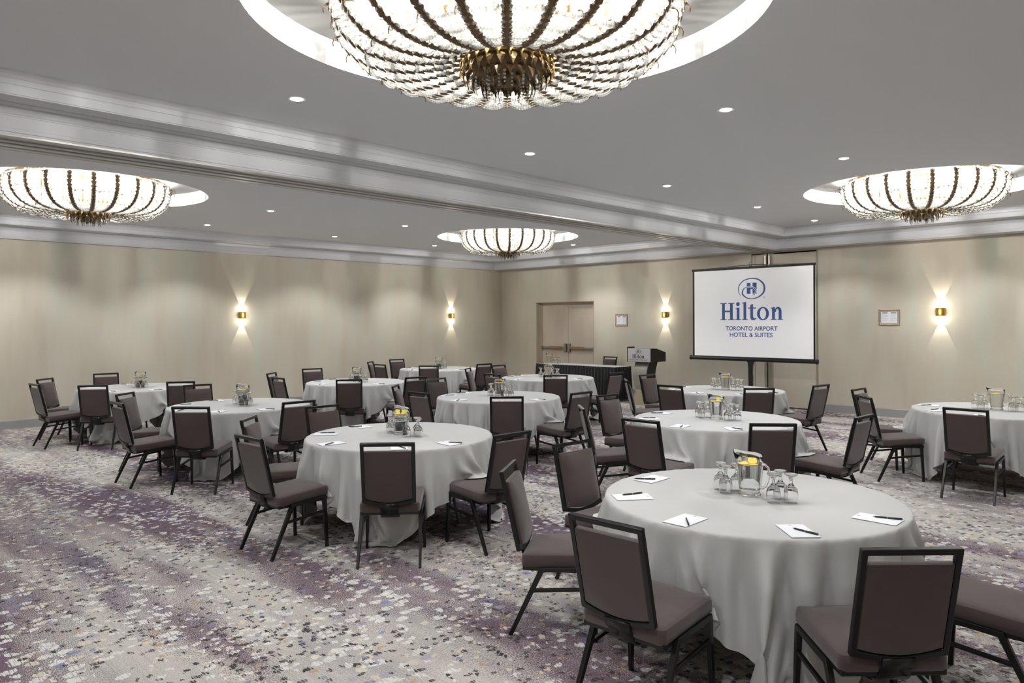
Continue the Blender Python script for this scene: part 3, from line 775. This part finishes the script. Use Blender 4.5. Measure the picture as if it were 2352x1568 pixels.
# ------------------------------------------------------------------ skirted head table
hx0, hx1, hy0, hy1 = -12.02, -9.66, 12.98, 13.60
ht = thing('head_table', 'long rectangular table hidden by a pleated black skirt', 'table', ((hx0+hx1)/2, (hy0+hy1)/2, 0))
lx, ly = (hx1-hx0)/2, (hy1-hy0)/2
bm = B(); box(bm, -lx+.01, -ly+.01, .735, lx-.01, ly-.01, .758); mesh('tabletop', bm, 'plywood', ht)
for sx in (-1, 1):
    for sy in (-1, 1):
        bm = B(); bar(bm, (sx*(lx-.2), sy*(ly-.1), .0), (sx*(lx-.2), sy*(ly-.1), .735), .03, .03); mesh('leg', bm, 'table_steel', ht)
# skirt: pleats, gathered header
per = [(-lx, ly), (-lx, -ly), (lx, -ly), (lx, ly)]
segs = []; L = 0
for a, b in zip(per, per[1:]):
    d = math.hypot(b[0]-a[0], b[1]-a[1]); segs.append((a, b, L, d)); L += d
nn = 520; zs = [.765, .745, .72, .68, .6, .45, .3, .15, .035]
vs = []; fs = []
prnd = random.Random(3); ph = [prnd.random()*6 for _ in range(5)]
for i in range(nn+1):
    s = L*i/nn
    for a, b, l0, d in segs:
        if s <= l0+d+1e-9: break
    f = (s-l0)/d; x = a[0]+(b[0]-a[0])*f; y = a[1]+(b[1]-a[1])*f
    nx, ny = (b[1]-a[1])/d, -(b[0]-a[0])/d
    for j, z in enumerate(zs):
        g = min(1, max(0, (.72-z)/.5)); amp = (.004 if j < 3 else .010+.022*g)
        o_ = amp*(math.sin(s*72+ph[0]+.8*math.sin(s*9))+.5*math.sin(s*41+ph[1])*g)+(.004 if j in (0, 1, 2) else .0)+.03*g
        o_ += (.004*math.sin(s*160) if j < 3 else 0)
        vs.append((x-nx*-o_ if False else x+nx*o_*(1), y+ny*o_, z+(.003*math.sin(s*90) if j == 0 else 0)))
k = len(zs)
fs = [(i*k+j, (i+1)*k+j, (i+1)*k+j+1, i*k+j+1) for i in range(nn) for j in range(k-1)]
sk = pydata('table_skirt', vs, fs, 'skirt_fabric', None, smooth=True, loc=ht.location)
tag(sk, 'pleated black skirt hanging round the long table by the doors', 'table skirt')
bm = B(); box(bm, -lx+.02, -ly+.012, .759, lx-.02, ly-.02, .764)
hc = mesh('table_runner', bm, 'tablecloth_fabric', loc=ht.location); tag(hc, 'flat white cloth on top of the black skirted table', 'tablecloth')

# ------------------------------------------------------------------ banquet chair
def rrect(w, d, r, n=5, sag=0):
    pts = []
    for cx_, cy_, a0 in ((w-r, d-r, 0), (-w+r, d-r, PI/2), (-w+r, -d+r, PI), (w-r, -d+r, 1.5*PI)):
        for k in range(n+1): a = a0+PI/2*k/n; pts.append((cx_+r*math.cos(a), cy_+r*math.sin(a)))
    return pts
def cushion(bm, outline, tf, thick, crown, bot_in=.006):
    n = len(outline); cx_ = sum(p[0] for p in outline)/n; cy_ = sum(p[1] for p in outline)/n
    lay = [(1-.03, 0), (1, .12), (1.005, .5), (1, .82), (.985, .93), (.975, .90), (.955, .96), (.85, 1+crown*.35), (.6, 1+crown*.75), (.3, 1+crown*.95)]
    rings = []
    for s, h in lay: rings.append([bm.verts.new(tf(cx_+(x-cx_)*s, cy_+(y-cy_)*s, h*thick)) for x, y in outline])
    for a, b in zip(rings, rings[1:]):
        for i in range(n): bm.faces.new((a[i], a[(i+1) % n], b[(i+1) % n], b[i]))
    top = bm.verts.new(tf(cx_, cy_, thick*(1+crown)))
    for i in range(n): bm.faces.new((rings[-1][i], rings[-1][(i+1) % n], top))
    bm.faces.new(rings[0][::-1])
def make_chair(label):
    r = thing('banquet_chair', label, 'chair', (0, 0, 0), 0, 'brown padded banquet chairs around the tables')
    # seat cushion
    bm = B(); cushion(bm, rrect(.222, .228, .03), lambda u, v, w: (u, v+.045, .402+.012*(v/.228)+w), .072, .14)
    mesh('seat', bm, 'chair_fabric', r, smooth='auto')
    bm = B(); ringprism(bm, [(-.215, -.175), (.215, -.175), (.215, .26), (-.215, .26)], [(-.185, -.145), (.185, -.145), (.185, .23), (-.185, .23)], .372, .402); mesh('seat_frame', bm, 'chair_metal', r, bevel=.004)
    # back: plane leaning rearwards
    y0, z0, y1, z1 = -.195, .445, -.305, .925
    Ld = math.hypot(y1-y0, z1-z0); dy, dz = (y1-y0)/Ld, (z1-z0)/Ld
    def tfb(u, v, w): return (u, y0+dy*v+dz*w, z0+dz*v-dy*w)   # w towards the front
    H = Ld; Wd = .1975
    def outl(i, bi):     # inset i; bottom arc
        pts = [(Wd-i, H-i), (-Wd+i, H-i), (-Wd+i, .028+bi)]
        for k in range(1, 8):
            f = k/8; pts.append((-Wd+i+(2*Wd-2*i)*f, .028+bi-(.030)*math.sin(PI*f)))
        pts.append((Wd-i, .028+bi)); return pts
    bm = B(); ringprism(bm, outl(0, 0), outl(.026, .026), -.012, .014, tfb); mesh('back_frame', bm, 'chair_metal', r, bevel=.004)
    # pad
    top = H-.068
    pts = [(Wd-.024, top), (-Wd+.024, top), (-Wd+.024, .060)]
    for k in range(1, 8):
        f = k/8; pts.append((-Wd+.024+(2*Wd-.048)*f, .058-.030*math.sin(PI*f)))
    pts.append((Wd-.024, .060))
    # subdivide long edges for a rounded look
    dense = []
    for a, b in zip(pts, pts[1:]+pts[:1]):
        m = max(1, int(math.hypot(b[0]-a[0], b[1]-a[1])/.06))
        for k in range(m): dense.append((a[0]+(b[0]-a[0])*k/m, a[1]+(b[1]-a[1])*k/m))
    bm = B(); cushion(bm, dense, lambda u, v, w: tfb(u, v, w-.010), .040, .55); mesh('backrest', bm, 'chair_fabric', r, smooth='auto')
    # bracket plate curving under the seat
    bm = B(); pp = [tfb(0, .02, -.014)[1:], tfb(0, -.02, -.014)[1:], (-.182, .405), (-.176, .375), (-.155, .352), (-.12, .345), (-.06, .352), (-.05, .368)]
    hw = .066; rowsl = []
    for (yy, zz) in pp: rowsl.append([bm.verts.new((sx*hw, yy, zz)) for sx in (-1, 1)])
    for a, b in zip(rowsl, rowsl[1:]): bm.faces.new((a[0], a[1], b[1], b[0]))
    o = mesh('back_bracket', bm, 'chair_metal', r, smooth=True); sm = o.modifiers.new('thick', 'SOLIDIFY'); sm.thickness = .006; sm.offset = 0
    for s in (-1, 1):
        bm = B(); bar(bm, (s*.226, -.245, 0), (s*.218, -.058, .392), .020, .024, .028, .032); mesh('leg', bm, 'chair_metal', r, bevel=.003)
        bm = B(); bar(bm, (s*.228, .246, 0), (s*.218, .226, .408), .020, .024, .028, .032); mesh('leg', bm, 'chair_metal', r, bevel=.003)
        bm = B(); bar(bm, (s*.220, -.070, .384), (s*.220, .236, .404), .026, .028); mesh('side_rail', bm, 'chair_metal', r, bevel=.003)
        bm = B(); bar(bm, (s*.222, -.118, .262), (s*.222, .232, .292), .018, .020); mesh('stretcher', bm, 'chair_metal', r, bevel=.003)
    return r
CHAIRS = [('T1', 'A', -1.965, 2.851, 92.0),
          ('T1', 'B', -1.088, 3.263, 135.8),
          ('T1', 'E', -2.862, 3.276, 33.0),
          ('T1', 'F', -3.094, 4.032, -3.1),
          ('T8', 'Y', -5.958, 6.933, 178.3),
          ('T8', 'C', -6.187, 6.173, 133.2),
          ('T7', 'C', -7.962, 9.056, 133.0),
          ('T7', 'Y', -7.672, 9.948, 179.1),
          ('T10', 'N', -4.933, 6.878, -2.3),
          ('T10', 'M', -4.491, 5.964, 46.6),
          ('T10', 'L', -3.726, 5.667, 91.5),
          ('T9', 'O', -6.151, 9.041, 42.1),
          ('T9', 'P', -6.43, 9.89, -4.6),
          ('T9', 'Q', -5.375, 8.746, 90.5),
          ('T9', 'R', -4.514, 9.1, 131.6),
          ('T9', 'S', -4.221, 9.928, 171.2),
          ('T10', 'J', -2.952, 6.146, 130.9),
          ('T10', 'K', -2.68, 6.979, 177.2),
          ('T11', 'U', -3.062, 9.625, -4.3),
          ('T11', 'V', -2.758, 8.921, 42.0),
          ('T11', 'W', -1.856, 8.483, 90.7),
          ('T2', 'C', -4.547, 3.293, 137.7),
          ('T2', 'Y', -4.299, 4.056, 177.7),
          ('T2', 'D', -5.369, 2.835, 93.7),
          ('T2', 'D2', -6.185, 3.248, 45.2),
          ('T2', 'Z', -6.449, 3.996, -0.6),
          ('T3', 'Y', -7.618, 4.057, 178.5),
          ('T8', 'D', -7.154, 5.864, 93.1),
          ('T8', 'D2', -7.91, 6.149, 41.8),
          ('T4', 'D', -12.23, 2.887, 95.4),
          ('T4', 'D2', -13.017, 3.16, 44.2),
          ('T4', 'Z', -13.504, 3.958, -5.1),
          ('T4', 'C', -11.576, 3.283, 143.9),
          ('T4', 'Y', -11.29, 4.345, 148.8),
          ('T3', 'D', -8.695, 2.916, 91.5),
          ('T3', 'D2', -9.528, 3.234, 42.7),
          ('T3', 'Z', -10.027, 4.126, -4.2),
          ('T3', 'C', -7.877, 3.222, 135.1),
          ('T5', 'D2', -11.499, 6.167, 40.6),
          ('T5', 'D', -10.66, 5.835, 90.1),
          ('T5', 'Z', -11.958, 7.001, -9.8),
          ('T5', 'C', -9.747, 6.267, 144.2),
          ('T5', 'Y', -9.438, 7.116, 173.2),
          ('T6', 'D2', -13.124, 9.29, 38.8),
          ('T6', 'D', -12.396, 8.957, 92.7),
          ('T6', 'Z', -13.42, 10.05, -4.5),
          ('T6', 'C', -11.506, 9.257, 138.4),
          ('T6', 'Y', -11.193, 10.221, 175.8),
          ('T7', 'D', -8.729, 8.647, 89.2),
          ('T7', 'D2', -9.87, 9.223, 34.3),
          ('T7', 'Z', -10.043, 10.076, 1.5),
          ('T8', 'Z', -8.398, 7.105, -2.4),
          ('H', 'H', -10.7, 13.92, -88.0),
          ('T1', 'G', -0.8, 4.08, 180.0)]
TN = {'T1': 'the nearest table', 'T2': 'the front centre table', 'T3': 'the front table second from left', 'T4': 'the far-left table', 'T10': 'the table just behind the nearest one',
      'T8': 'the table at the hall centre', 'T5': 'the table left behind the central one', 'T11': 'the far-right table', 'T9': 'the table before the projection screen',
      'T7': 'the table before the black skirt', 'T6': 'the far corner table'}
SLOT = {'Z': 'far left seat, pad facing us', 'D2': 'left seat, angled rightward', 'D': 'near left seat, turned side-on', 'C': 'near seat, square-on back', 'Y': 'right seat, back half turned'}
SL1 = {'F': 'far left seat, pad facing us', 'E': 'left seat, seen edge-on', 'A': 'near left seat, back to viewer', 'B': 'near right seat, back to viewer', 'G': 'right seat cut by the frame'}
SL10 = {'N': 'far left seat, pad facing us', 'M': 'left seat, seen edge-on', 'L': 'near left seat, back to viewer', 'J': 'near right seat, square-on back', 'K': 'right seat, side-on',
        'P': 'far left seat, pad facing us', 'O': 'left seat, seen edge-on', 'Q': 'near left seat, back to viewer', 'R': 'near right seat, square-on back', 'S': 'right seat, side-on',
        'U': 'far left seat', 'V': 'left seat, side-on', 'W': 'near seat, back to viewer'}
first_chair = None
for tb, sl, x, y, face in CHAIRS:
    if tb == 'H': lab = 'brown banquet chair behind the black skirted table, only its back showing'
    else: lab = 'brown chair at '+TN[tb]+', '+(SL1 if tb == 'T1' else SL10 if sl in SL10 else SLOT)[sl]
    if first_chair is None:
        first_chair = make_chair(lab); first_chair.location = (x, y, 0); first_chair.rotation_euler = (0, 0, R(face-90))
    else: dup(first_chair, (x, y, 0), R(face-90), lab)

# ------------------------------------------------------------------ round tables and draped cloths
RT, HT = .835, .764
TABLES = {'T1': (-2.0, 3.99), 'T2': (-5.39, 3.99), 'T3': (-8.78, 4.05), 'T4': (-12.38, 4.03), 'T5': (-10.66, 6.98), 'T8': (-7.13, 6.94), 'T10': (-3.83, 6.88),
          'T11': (-1.90, 9.71), 'T9': (-5.32, 9.85), 'T7': (-8.87, 9.88), 'T6': (-12.30, 10.15)}
def drape(seed, n=112, half=1.205, steps=190, iters=10):
    """square cloth let fall over the round top and the seat fronts: position-based dynamics"""
    rs = np.random.RandomState(seed); h = 2*half/n
    g = np.linspace(-half, half, n+1); X, Y = np.meshgrid(g, g, indexing='ij')
    P = np.stack([X, Y, np.full_like(X, HT+.004)], -1)
    r0 = np.hypot(X, Y); pin = r0 < RT-.012
    # start with the overhang already turned down a little, slightly ruffled
    a0 = np.arctan2(Y, X); over = np.maximum(r0-RT, 0)
    ruff = .6*sum(rs.uniform(.3, 1)*np.sin(a0*k+rs.uniform(0, 6.28)) for k in (11, 14, 17, 21, 26))
    P[..., 2] -= over*.72; sc = np.where(over > 0, (RT+over*.62*(1+.6*ruff))/np.maximum(r0, 1e-6), 1)
    P[..., 0] *= sc; P[..., 1] *= sc
    P = P.astype(np.float32); V = np.zeros_like(P); dt = 1/60.
    w = np.where(pin, 0., 1.).astype(np.float32)
    fixed = P.copy()
    seats = [(R(a), 1.14) for a in (180, 227, 271, 319, 2)]
    def con(A, Bv, wa, wb, L, k):
        d = Bv-A; ln = np.sqrt((d*d).sum(-1))+1e-9
        ws = wa+wb; ws = np.where(ws > 0, ws, 1)
        c = (k*(ln-L)/ln/ws)[..., None]*d
        A += c*wa[..., None]; Bv -= c*wb[..., None]
    for st in range(steps):
        V[..., 2] -= 9.8*dt; V *= .985 if st < steps*.6 else .93
        Q = P+V*dt*w[..., None]
        for it in range(iters):
            for o in (0, 1):
                con(Q[o:-1:2][:len(Q[o+1::2])], Q[o+1::2], w[o:-1:2][:len(w[o+1::2])], w[o+1::2], h, 1)
                con(Q[:, o:-1:2][:, :Q[:, o+1::2].shape[1]], Q[:, o+1::2], w[:, o:-1:2][:, :w[:, o+1::2].shape[1]], w[:, o+1::2], h, 1)
            if True:
                for o in (0, 1):
                    A, Bq = Q[o:-1:2, :-1][:len(Q[o+1::2])], Q[o+1::2, 1:]
                    con(A, Bq, w[o:-1:2, :-1][:len(A)], w[o+1::2, 1:], h*1.41421, 1.0)
                    A, Bq = Q[o:-1:2, 1:][:len(Q[o+1::2])], Q[o+1::2, :-1]
                    con(A, Bq, w[o:-1:2, 1:][:len(A)], w[o+1::2, :-1], h*1.41421, 1.0)
                A, Bq = Q[:-3], Q[3:]
                d = Bq-A; ln = np.sqrt((d*d).sum(-1))+1e-9; c = (np.minimum(ln-3*h, 0)*.04/ln)[..., None]*d; A += c*w[:-3][..., None]; Bq -= c*w[3:][..., None]
                A, Bq = Q[:, :-3], Q[:, 3:]
                d = Bq-A; ln = np.sqrt((d*d).sum(-1))+1e-9; c = (np.minimum(ln-3*h, 0)*.04/ln)[..., None]*d; A += c*w[:, :-3][..., None]; Bq -= c*w[:, 3:][..., None]
            # collisions
            rr = np.hypot(Q[..., 0], Q[..., 1])
            ins = (rr < RT+.008) & (Q[..., 2] < HT+.004)
            up = ins & (Q[..., 2] > HT-.03) & (rr < RT-.004)
            Q[..., 2] = np.where(up, HT+.004, Q[..., 2])
            side = ins & ~up
            f = np.where(side, (RT+.008)/np.maximum(rr, 1e-6), 1); Q[..., 0] *= f; Q[..., 1] *= f
            for a, dd in seats:
                ca, sa = math.cos(a), math.sin(a)
                u = Q[..., 0]*ca+Q[..., 1]*sa; vv = -Q[..., 0]*sa+Q[..., 1]*ca
                hit = (u > dd-.290) & (u < dd+.2) & (abs(vv) < .238) & (Q[..., 2] < .500)
                pf = u-(dd-.290); pt = .500-Q[..., 2]; ps = .238-abs(vv)
                front = hit & (pf <= pt) & (pf <= ps); topm = hit & ~front & (pt <= ps); sd = hit & ~front & ~topm
                Q[..., 0] -= np.where(front, pf*ca, 0)+np.where(sd, ps*np.sign(vv)*sa, 0)
                Q[..., 1] -= np.where(front, pf*sa, 0)-np.where(sd, ps*np.sign(vv)*ca, 0)
                Q[..., 2] = np.where(topm, .500, Q[..., 2])
            Q[..., 2] = np.maximum(Q[..., 2], .006)
        Q[pin] = fixed[pin]
        V = (Q-P)/dt; P = Q
    return P
CL = {}
def cloth_mesh(seed):
    P = drape(seed); n = P.shape[0]
    # two light smoothing passes away from the rim
    for _ in range(1):
        Qs = P.copy(); Qs[1:-1, 1:-1] = (P[1:-1, 1:-1]*4+P[2:, 1:-1]+P[:-2, 1:-1]+P[1:-1, 2:]+P[1:-1, :-2])/8
        rr = np.hypot(P[..., 0], P[..., 1]); keep = (rr < RT+.012) & (P[..., 2] > HT-.05); Qs[keep] = P[keep]; P = Qs
    # soft vertical folds of the hanging cloth
    rs = np.random.RandomState(seed+50); aa = np.arctan2(P[..., 1], P[..., 0]); rr = np.hypot(P[..., 0], P[..., 1])
    drop = np.clip((HT-.01-P[..., 2])/.20, 0, 1); mod = .65+.35*np.sin(3*aa+rs.uniform(0, 6.28))
    wv = mod*(2.2*np.abs(np.sin(10*aa+rs.uniform(0, 6.28)+.7*np.sin(3*aa+rs.uniform(0, 6))+.4*np.sin(5*aa+rs.uniform(0, 6))))-1.3+.4*np.sin(31*aa+rs.uniform(0, 6.28)))
    hang = np.where((rr > RT-.01) & (P[..., 2] > .05), 1, 0); k = 1+hang*drop*.034*wv/np.maximum(rr, .1)+hang*drop*.012; P[..., 0] *= k; P[..., 1] *= k
    rr = np.hypot(P[..., 0], P[..., 1]); snap = (abs(rr-RT) < .0125) & (P[..., 2] > HT-.02)
    q = np.where(snap, (RT+.003)/np.maximum(rr, .1), 1); P[..., 0] *= q; P[..., 1] *= q; P[..., 2] = np.where(snap, HT+.003, P[..., 2])
    idx = np.arange(n*n).reshape(n, n)
    F = np.stack([idx[:-1, :-1], idx[1:, :-1], idx[1:, 1:], idx[:-1, 1:]], -1).reshape(-1, 4)
    me = bpy.data.meshes.new('tablecloth'); me.from_pydata(P.reshape(-1, 3).tolist(), [], F.tolist()); me.update()
    me.polygons.foreach_set('use_smooth', [True]*len(me.polygons)); me.materials.append(M['tablecloth_fabric'])
    return me
CLM = [cloth_mesh(s) for s in (1, 2, 3, 4)]
CVAR = {'T1': 0, 'T2': 1, 'T3': 2, 'T4': 0, 'T5': 1, 'T8': 2, 'T10': 3 % len(CLM), 'T11': 1, 'T9': 0, 'T7': 1, 'T6': 2}
tbl0 = None
for tb, (x, y) in TABLES.items():
    lab = 'round folding banquet table under white cloth, '+TN[tb]
    if tbl0 is None:
        tbl0 = thing('round_table', lab, 'table', (x, y, 0), 0, 'round banquet tables')
        bm = B(); lathe(bm, [(0, HT-.004), (RT-.035, HT-.004), (RT-.028, HT-.008), (RT-.026, HT-.024), (RT-.035, HT-.028), (0, HT-.028)], 64); mesh('tabletop', bm, 'plywood', tbl0, smooth='auto')
        for sx in (-1, 1):
            for sy in (-1, 1):
                bm = B(); tube(bm, [(sx*.30, sy*.10, HT-.03), (sx*.34, sy*.16, .60), (sx*.42, sy*.26, .30), (sx*.47, sy*.30, .0)], .014, 8); mesh('leg', bm, 'table_steel', tbl0, smooth='auto')
            bm = B(); tube(bm, [(sx*.405, -.245, .34), (sx*.405, .245, .34)], .010, 8); mesh('cross_brace', bm, 'table_steel', tbl0, smooth='auto')
    else: dup(tbl0, (x, y, 0), 0, lab)
    o = link('tablecloth', CLM[CVAR[tb] % len(CLM)], None, None, (x, y, 0))
    tag(o, 'square white cloth draped over '+TN[tb], 'tablecloth', 'white tablecloths on round tables')
    sm = o.modifiers.new('sub', 'SUBSURF'); sm.levels = 1; sm.render_levels = 1

# ------------------------------------------------------------------ table settings
ZT = HT+.006
def make_pitcher(label, loc):
    r = thing('water_pitcher', label, 'pitcher', loc, 0, 'glass water pitchers with lemon')
    nseg = 48
    def spout(rr, z, a):
        f = max(0, (z-.16)/.09); s = math.exp(-((abs(((a-PI)+PI) % (2*PI)-PI))/.42)**2)
        rib = .0012*math.cos(a*16) if .035 < z < .19 else 0
        return rr+rib+f*s*.028, z+f*s*.016+f*.006*-math.cos(a)
    prof = [(.0, .0), (.062, .0), (.064, .004), (.058, .020), (.058, .028), (.064, .06), (.070, .12), (.075, .18), (.078, .205), (.080, .235), (.079, .239), (.0765, .236), (.0735, .20), (.070, .17), (.065, .12), (.059, .06), (.054, .036), (.0, .034)]
    bm = B(); lathe(bm, prof, nseg, spout); mesh('glass_body', bm, 'glass', r, smooth='auto')
    bm = B(); pts = [(.070, 0, .185), (.095, 0, .190), (.115, 0, .175), (.120, 0, .145), (.112, 0, .10), (.098, 0, .066), (.080, 0, .052), (.060, 0, .050)]
    tube(bm, pts, [.009, .008, .0075, .0075, .0075, .0075, .008, .009], 10); mesh('handle', bm, 'glass', r, smooth=True)
    bm = B(); lathe(bm, [(0, .0345), (.0535, .0365), (.0585, .06), (.0645, .12), (.0695, .17), (.0705, .182), (0, .182)], 40); mesh('water', bm, 'water', r, smooth='auto')
    for k, (dx, dy, tl) in enumerate(((-.028, -.026, .05), (.030, -.018, -.06), (.0, .035, .03))):
        bm = B(); lathe(bm, [(0, -.003), (.029, -.003), (.030, 0), (.029, .003), (0, .003)], 20)
        o = mesh('lemon_slice', bm, 'lemon', r, smooth='auto'); o.location = (dx, dy, .184); o.rotation_euler = (tl, tl*.6, 0)
    return r
def make_goblet(label, loc):
    """goblet standing upside down on its rim"""
    r = thing('goblet', label, 'glass', loc, 0, 'upturned water goblets')
    def cut(rr, z, a): return (rr*(1+.05*math.cos(a*8)) if .07 < z < .10 else rr), z
    outer = [(.0355, 0), (.0375, .02), (.0395, .042), (.0385, .062), (.032, .082), (.020, .094), (.0125, .103), (.0085, .112), (.0085, .128), (.011, .136), (.020, .146), (.0345, .1565), (.0365, .160), (.0360, .1625), (.0, .160)]
    inner = [(.0, .092), (.014, .088), (.027, .078), (.0355, .060), (.0370, .042), (.0352, .02), (.0338, 0)]
    bm = B(); lathe(bm, (outer+inner)[::1], 20, cut, closed=False)
    # close the rim
    bmesh.ops.remove_doubles(bm, verts=bm.verts[:], dist=1e-6)
    ed = [e for e in bm.edges if e.is_boundary]
    if ed: bmesh.ops.bridge_loops(bm, edges=ed)
    o = mesh('glass_body', bm, 'glass', r, smooth='auto')
    return r
def make_pad(label, loc):
    r = thing('notepad', label, 'notepad', loc, 0, 'white notepads at the place settings')
    bm = B(); box(bm, -.069, -.108, 0, .069, .108, .0025); mesh('pages', bm, 'paper', r)
    bm = B()
    for k in range(5): box(bm, -.012+k*.005, .088, .0026, -.009+k*.005, .0915, .0028)
    lathe(bm, [(.0045, .0026), (.0045, .0028), (.0035, .0028), (.0035, .0026)], 12, closed=True, c=(0, .097))
    mesh('printed_logo', bm, 'ink_print', r)
    return r
def make_pen(label, loc):
    r = thing('pen', label, 'pen', loc, 0, 'black pens on the notepads')
    bm = B(); tube(bm, [(0, -.070, .0045), (0, -.062, .0045), (0, -.058, .0045), (0, -.004, .0045)], [.0010, .0024, .0042, .0047], 10)
    tube(bm, [(0, .0, .0045), (0, .060, .0045), (0, .066, .0045)], [.0047, .0045, .0035], 10); mesh('barrel', bm, 'pen_black', r, smooth='auto')
    bm = B(); tube(bm, [(0, -.0045, .0045), (0, .0005, .0045)], .0049, 12); mesh('silver_band', bm, 'pen_silver', r, smooth='auto')
    bm = B(); box(bm, -.0014, .020, .0088, .0014, .064, .0100); box(bm, -.0014, .058, .006, .0014, .064, .0100); mesh('clip', bm, 'pen_black', r)
    return r
pit0 = gob0 = pad0 = pen0 = None
GOB = [((-.215, .030), 'left trio, rearmost'), ((-.145, -.035), 'left trio, front'), ((-.125, .065), 'left trio, beside jug'),
       ((.160, -.055), 'right trio, nearest handle'), ((.150, .055), 'right trio, rear'), ((.235, .005), 'right trio, outermost')]
# seat angle -> (pad radius, pen offset along tangent/radial, pen heading relative to world)
PADS = {180: (.675, 38), 225: (.685, 65), 270: (.705, -53), 315: (.70, -10), 0: (.70, 18)}
PN = {180: 'far left place', 225: 'left place', 270: 'near left place', 315: 'near right place', 0: 'right place'}
jr = random.Random(11)
PENOFF = {180: (-.02, -.05), 225: (-.03, .04), 270: (.03, -.03), 315: (.04, 0), 0: (.04, .035)}
for ti, (tb, (x, y)) in enumerate(TABLES.items()):
    big = tb == 'T1'
    lab = 'glass pitcher of lemon water on '+TN[tb]
    if pit0 is None: pit0 = make_pitcher(lab, (x-.02, y+.04, ZT))
    else: dup(pit0, (x+jr.gauss(0, .01), y+jr.gauss(0, .01)+.02, ZT), jr.gauss(0, .12), lab)
    rot = 0 if big else jr.gauss(0, .10)
    for (dx, dy), nm in GOB:
        gx = x+(dx*math.cos(rot)-dy*math.sin(rot)); gy = y+.02+(dx*math.sin(rot)+dy*math.cos(rot))
        if not big: gx += jr.gauss(0, .006); gy += jr.gauss(0, .006)
        lab = 'upturned goblet on '+TN[tb]+', '+nm
        if gob0 is None: gob0 = make_goblet(lab, (gx, gy, ZT))
        else: dup(gob0, (gx, gy, ZT), jr.random(), lab)
    for a, (pr_, hd_) in PADS.items():
        aa = R(a)+(0 if big else jr.gauss(0, .04)); px, py = x+pr_*math.cos(aa), y+pr_*math.sin(aa)
        rz = R(a)+PI/2+(R(6) if a == 225 else 0)+(0 if big else jr.gauss(0, .10))
        lab = 'white notepad at the '+PN[a]+' of '+TN[tb]
        if pad0 is None: pad0 = make_pad(lab, (px, py, ZT+.0005))
        else: p_ = dup(pad0, (px, py, ZT+.0005), rz, lab)
        if pad0.location[0] == px: pad0.rotation_euler = (0, 0, rz)
        ox, oy = PENOFF[a]
        lab = 'black pen at the '+PN[a]+' of '+TN[tb]
        hd = R(hd_)-PI/2+(0 if big else jr.gauss(0, .25))
        lp = (px+ox, py+oy, ZT+.0032)
        if pen0 is None: pen0 = make_pen(lab, lp); pen0.rotation_euler = (0, 0, hd)
        else: dup(pen0, lp, hd, lab)
# head table setting
dup(pit0, (-11.80, 13.22, .765), .3, 'glass pitcher of lemon water on the black skirted table', None)
for k, (dx, dy) in enumerate(((.14, -.03), (.22, .02), (.30, -.01))):
    dup(gob0, (-11.80+dx, 13.24+dy, .765), k, 'upturned goblet on the black skirted table, '+('beside the jug', 'middle of three', 'rightmost of three')[k])
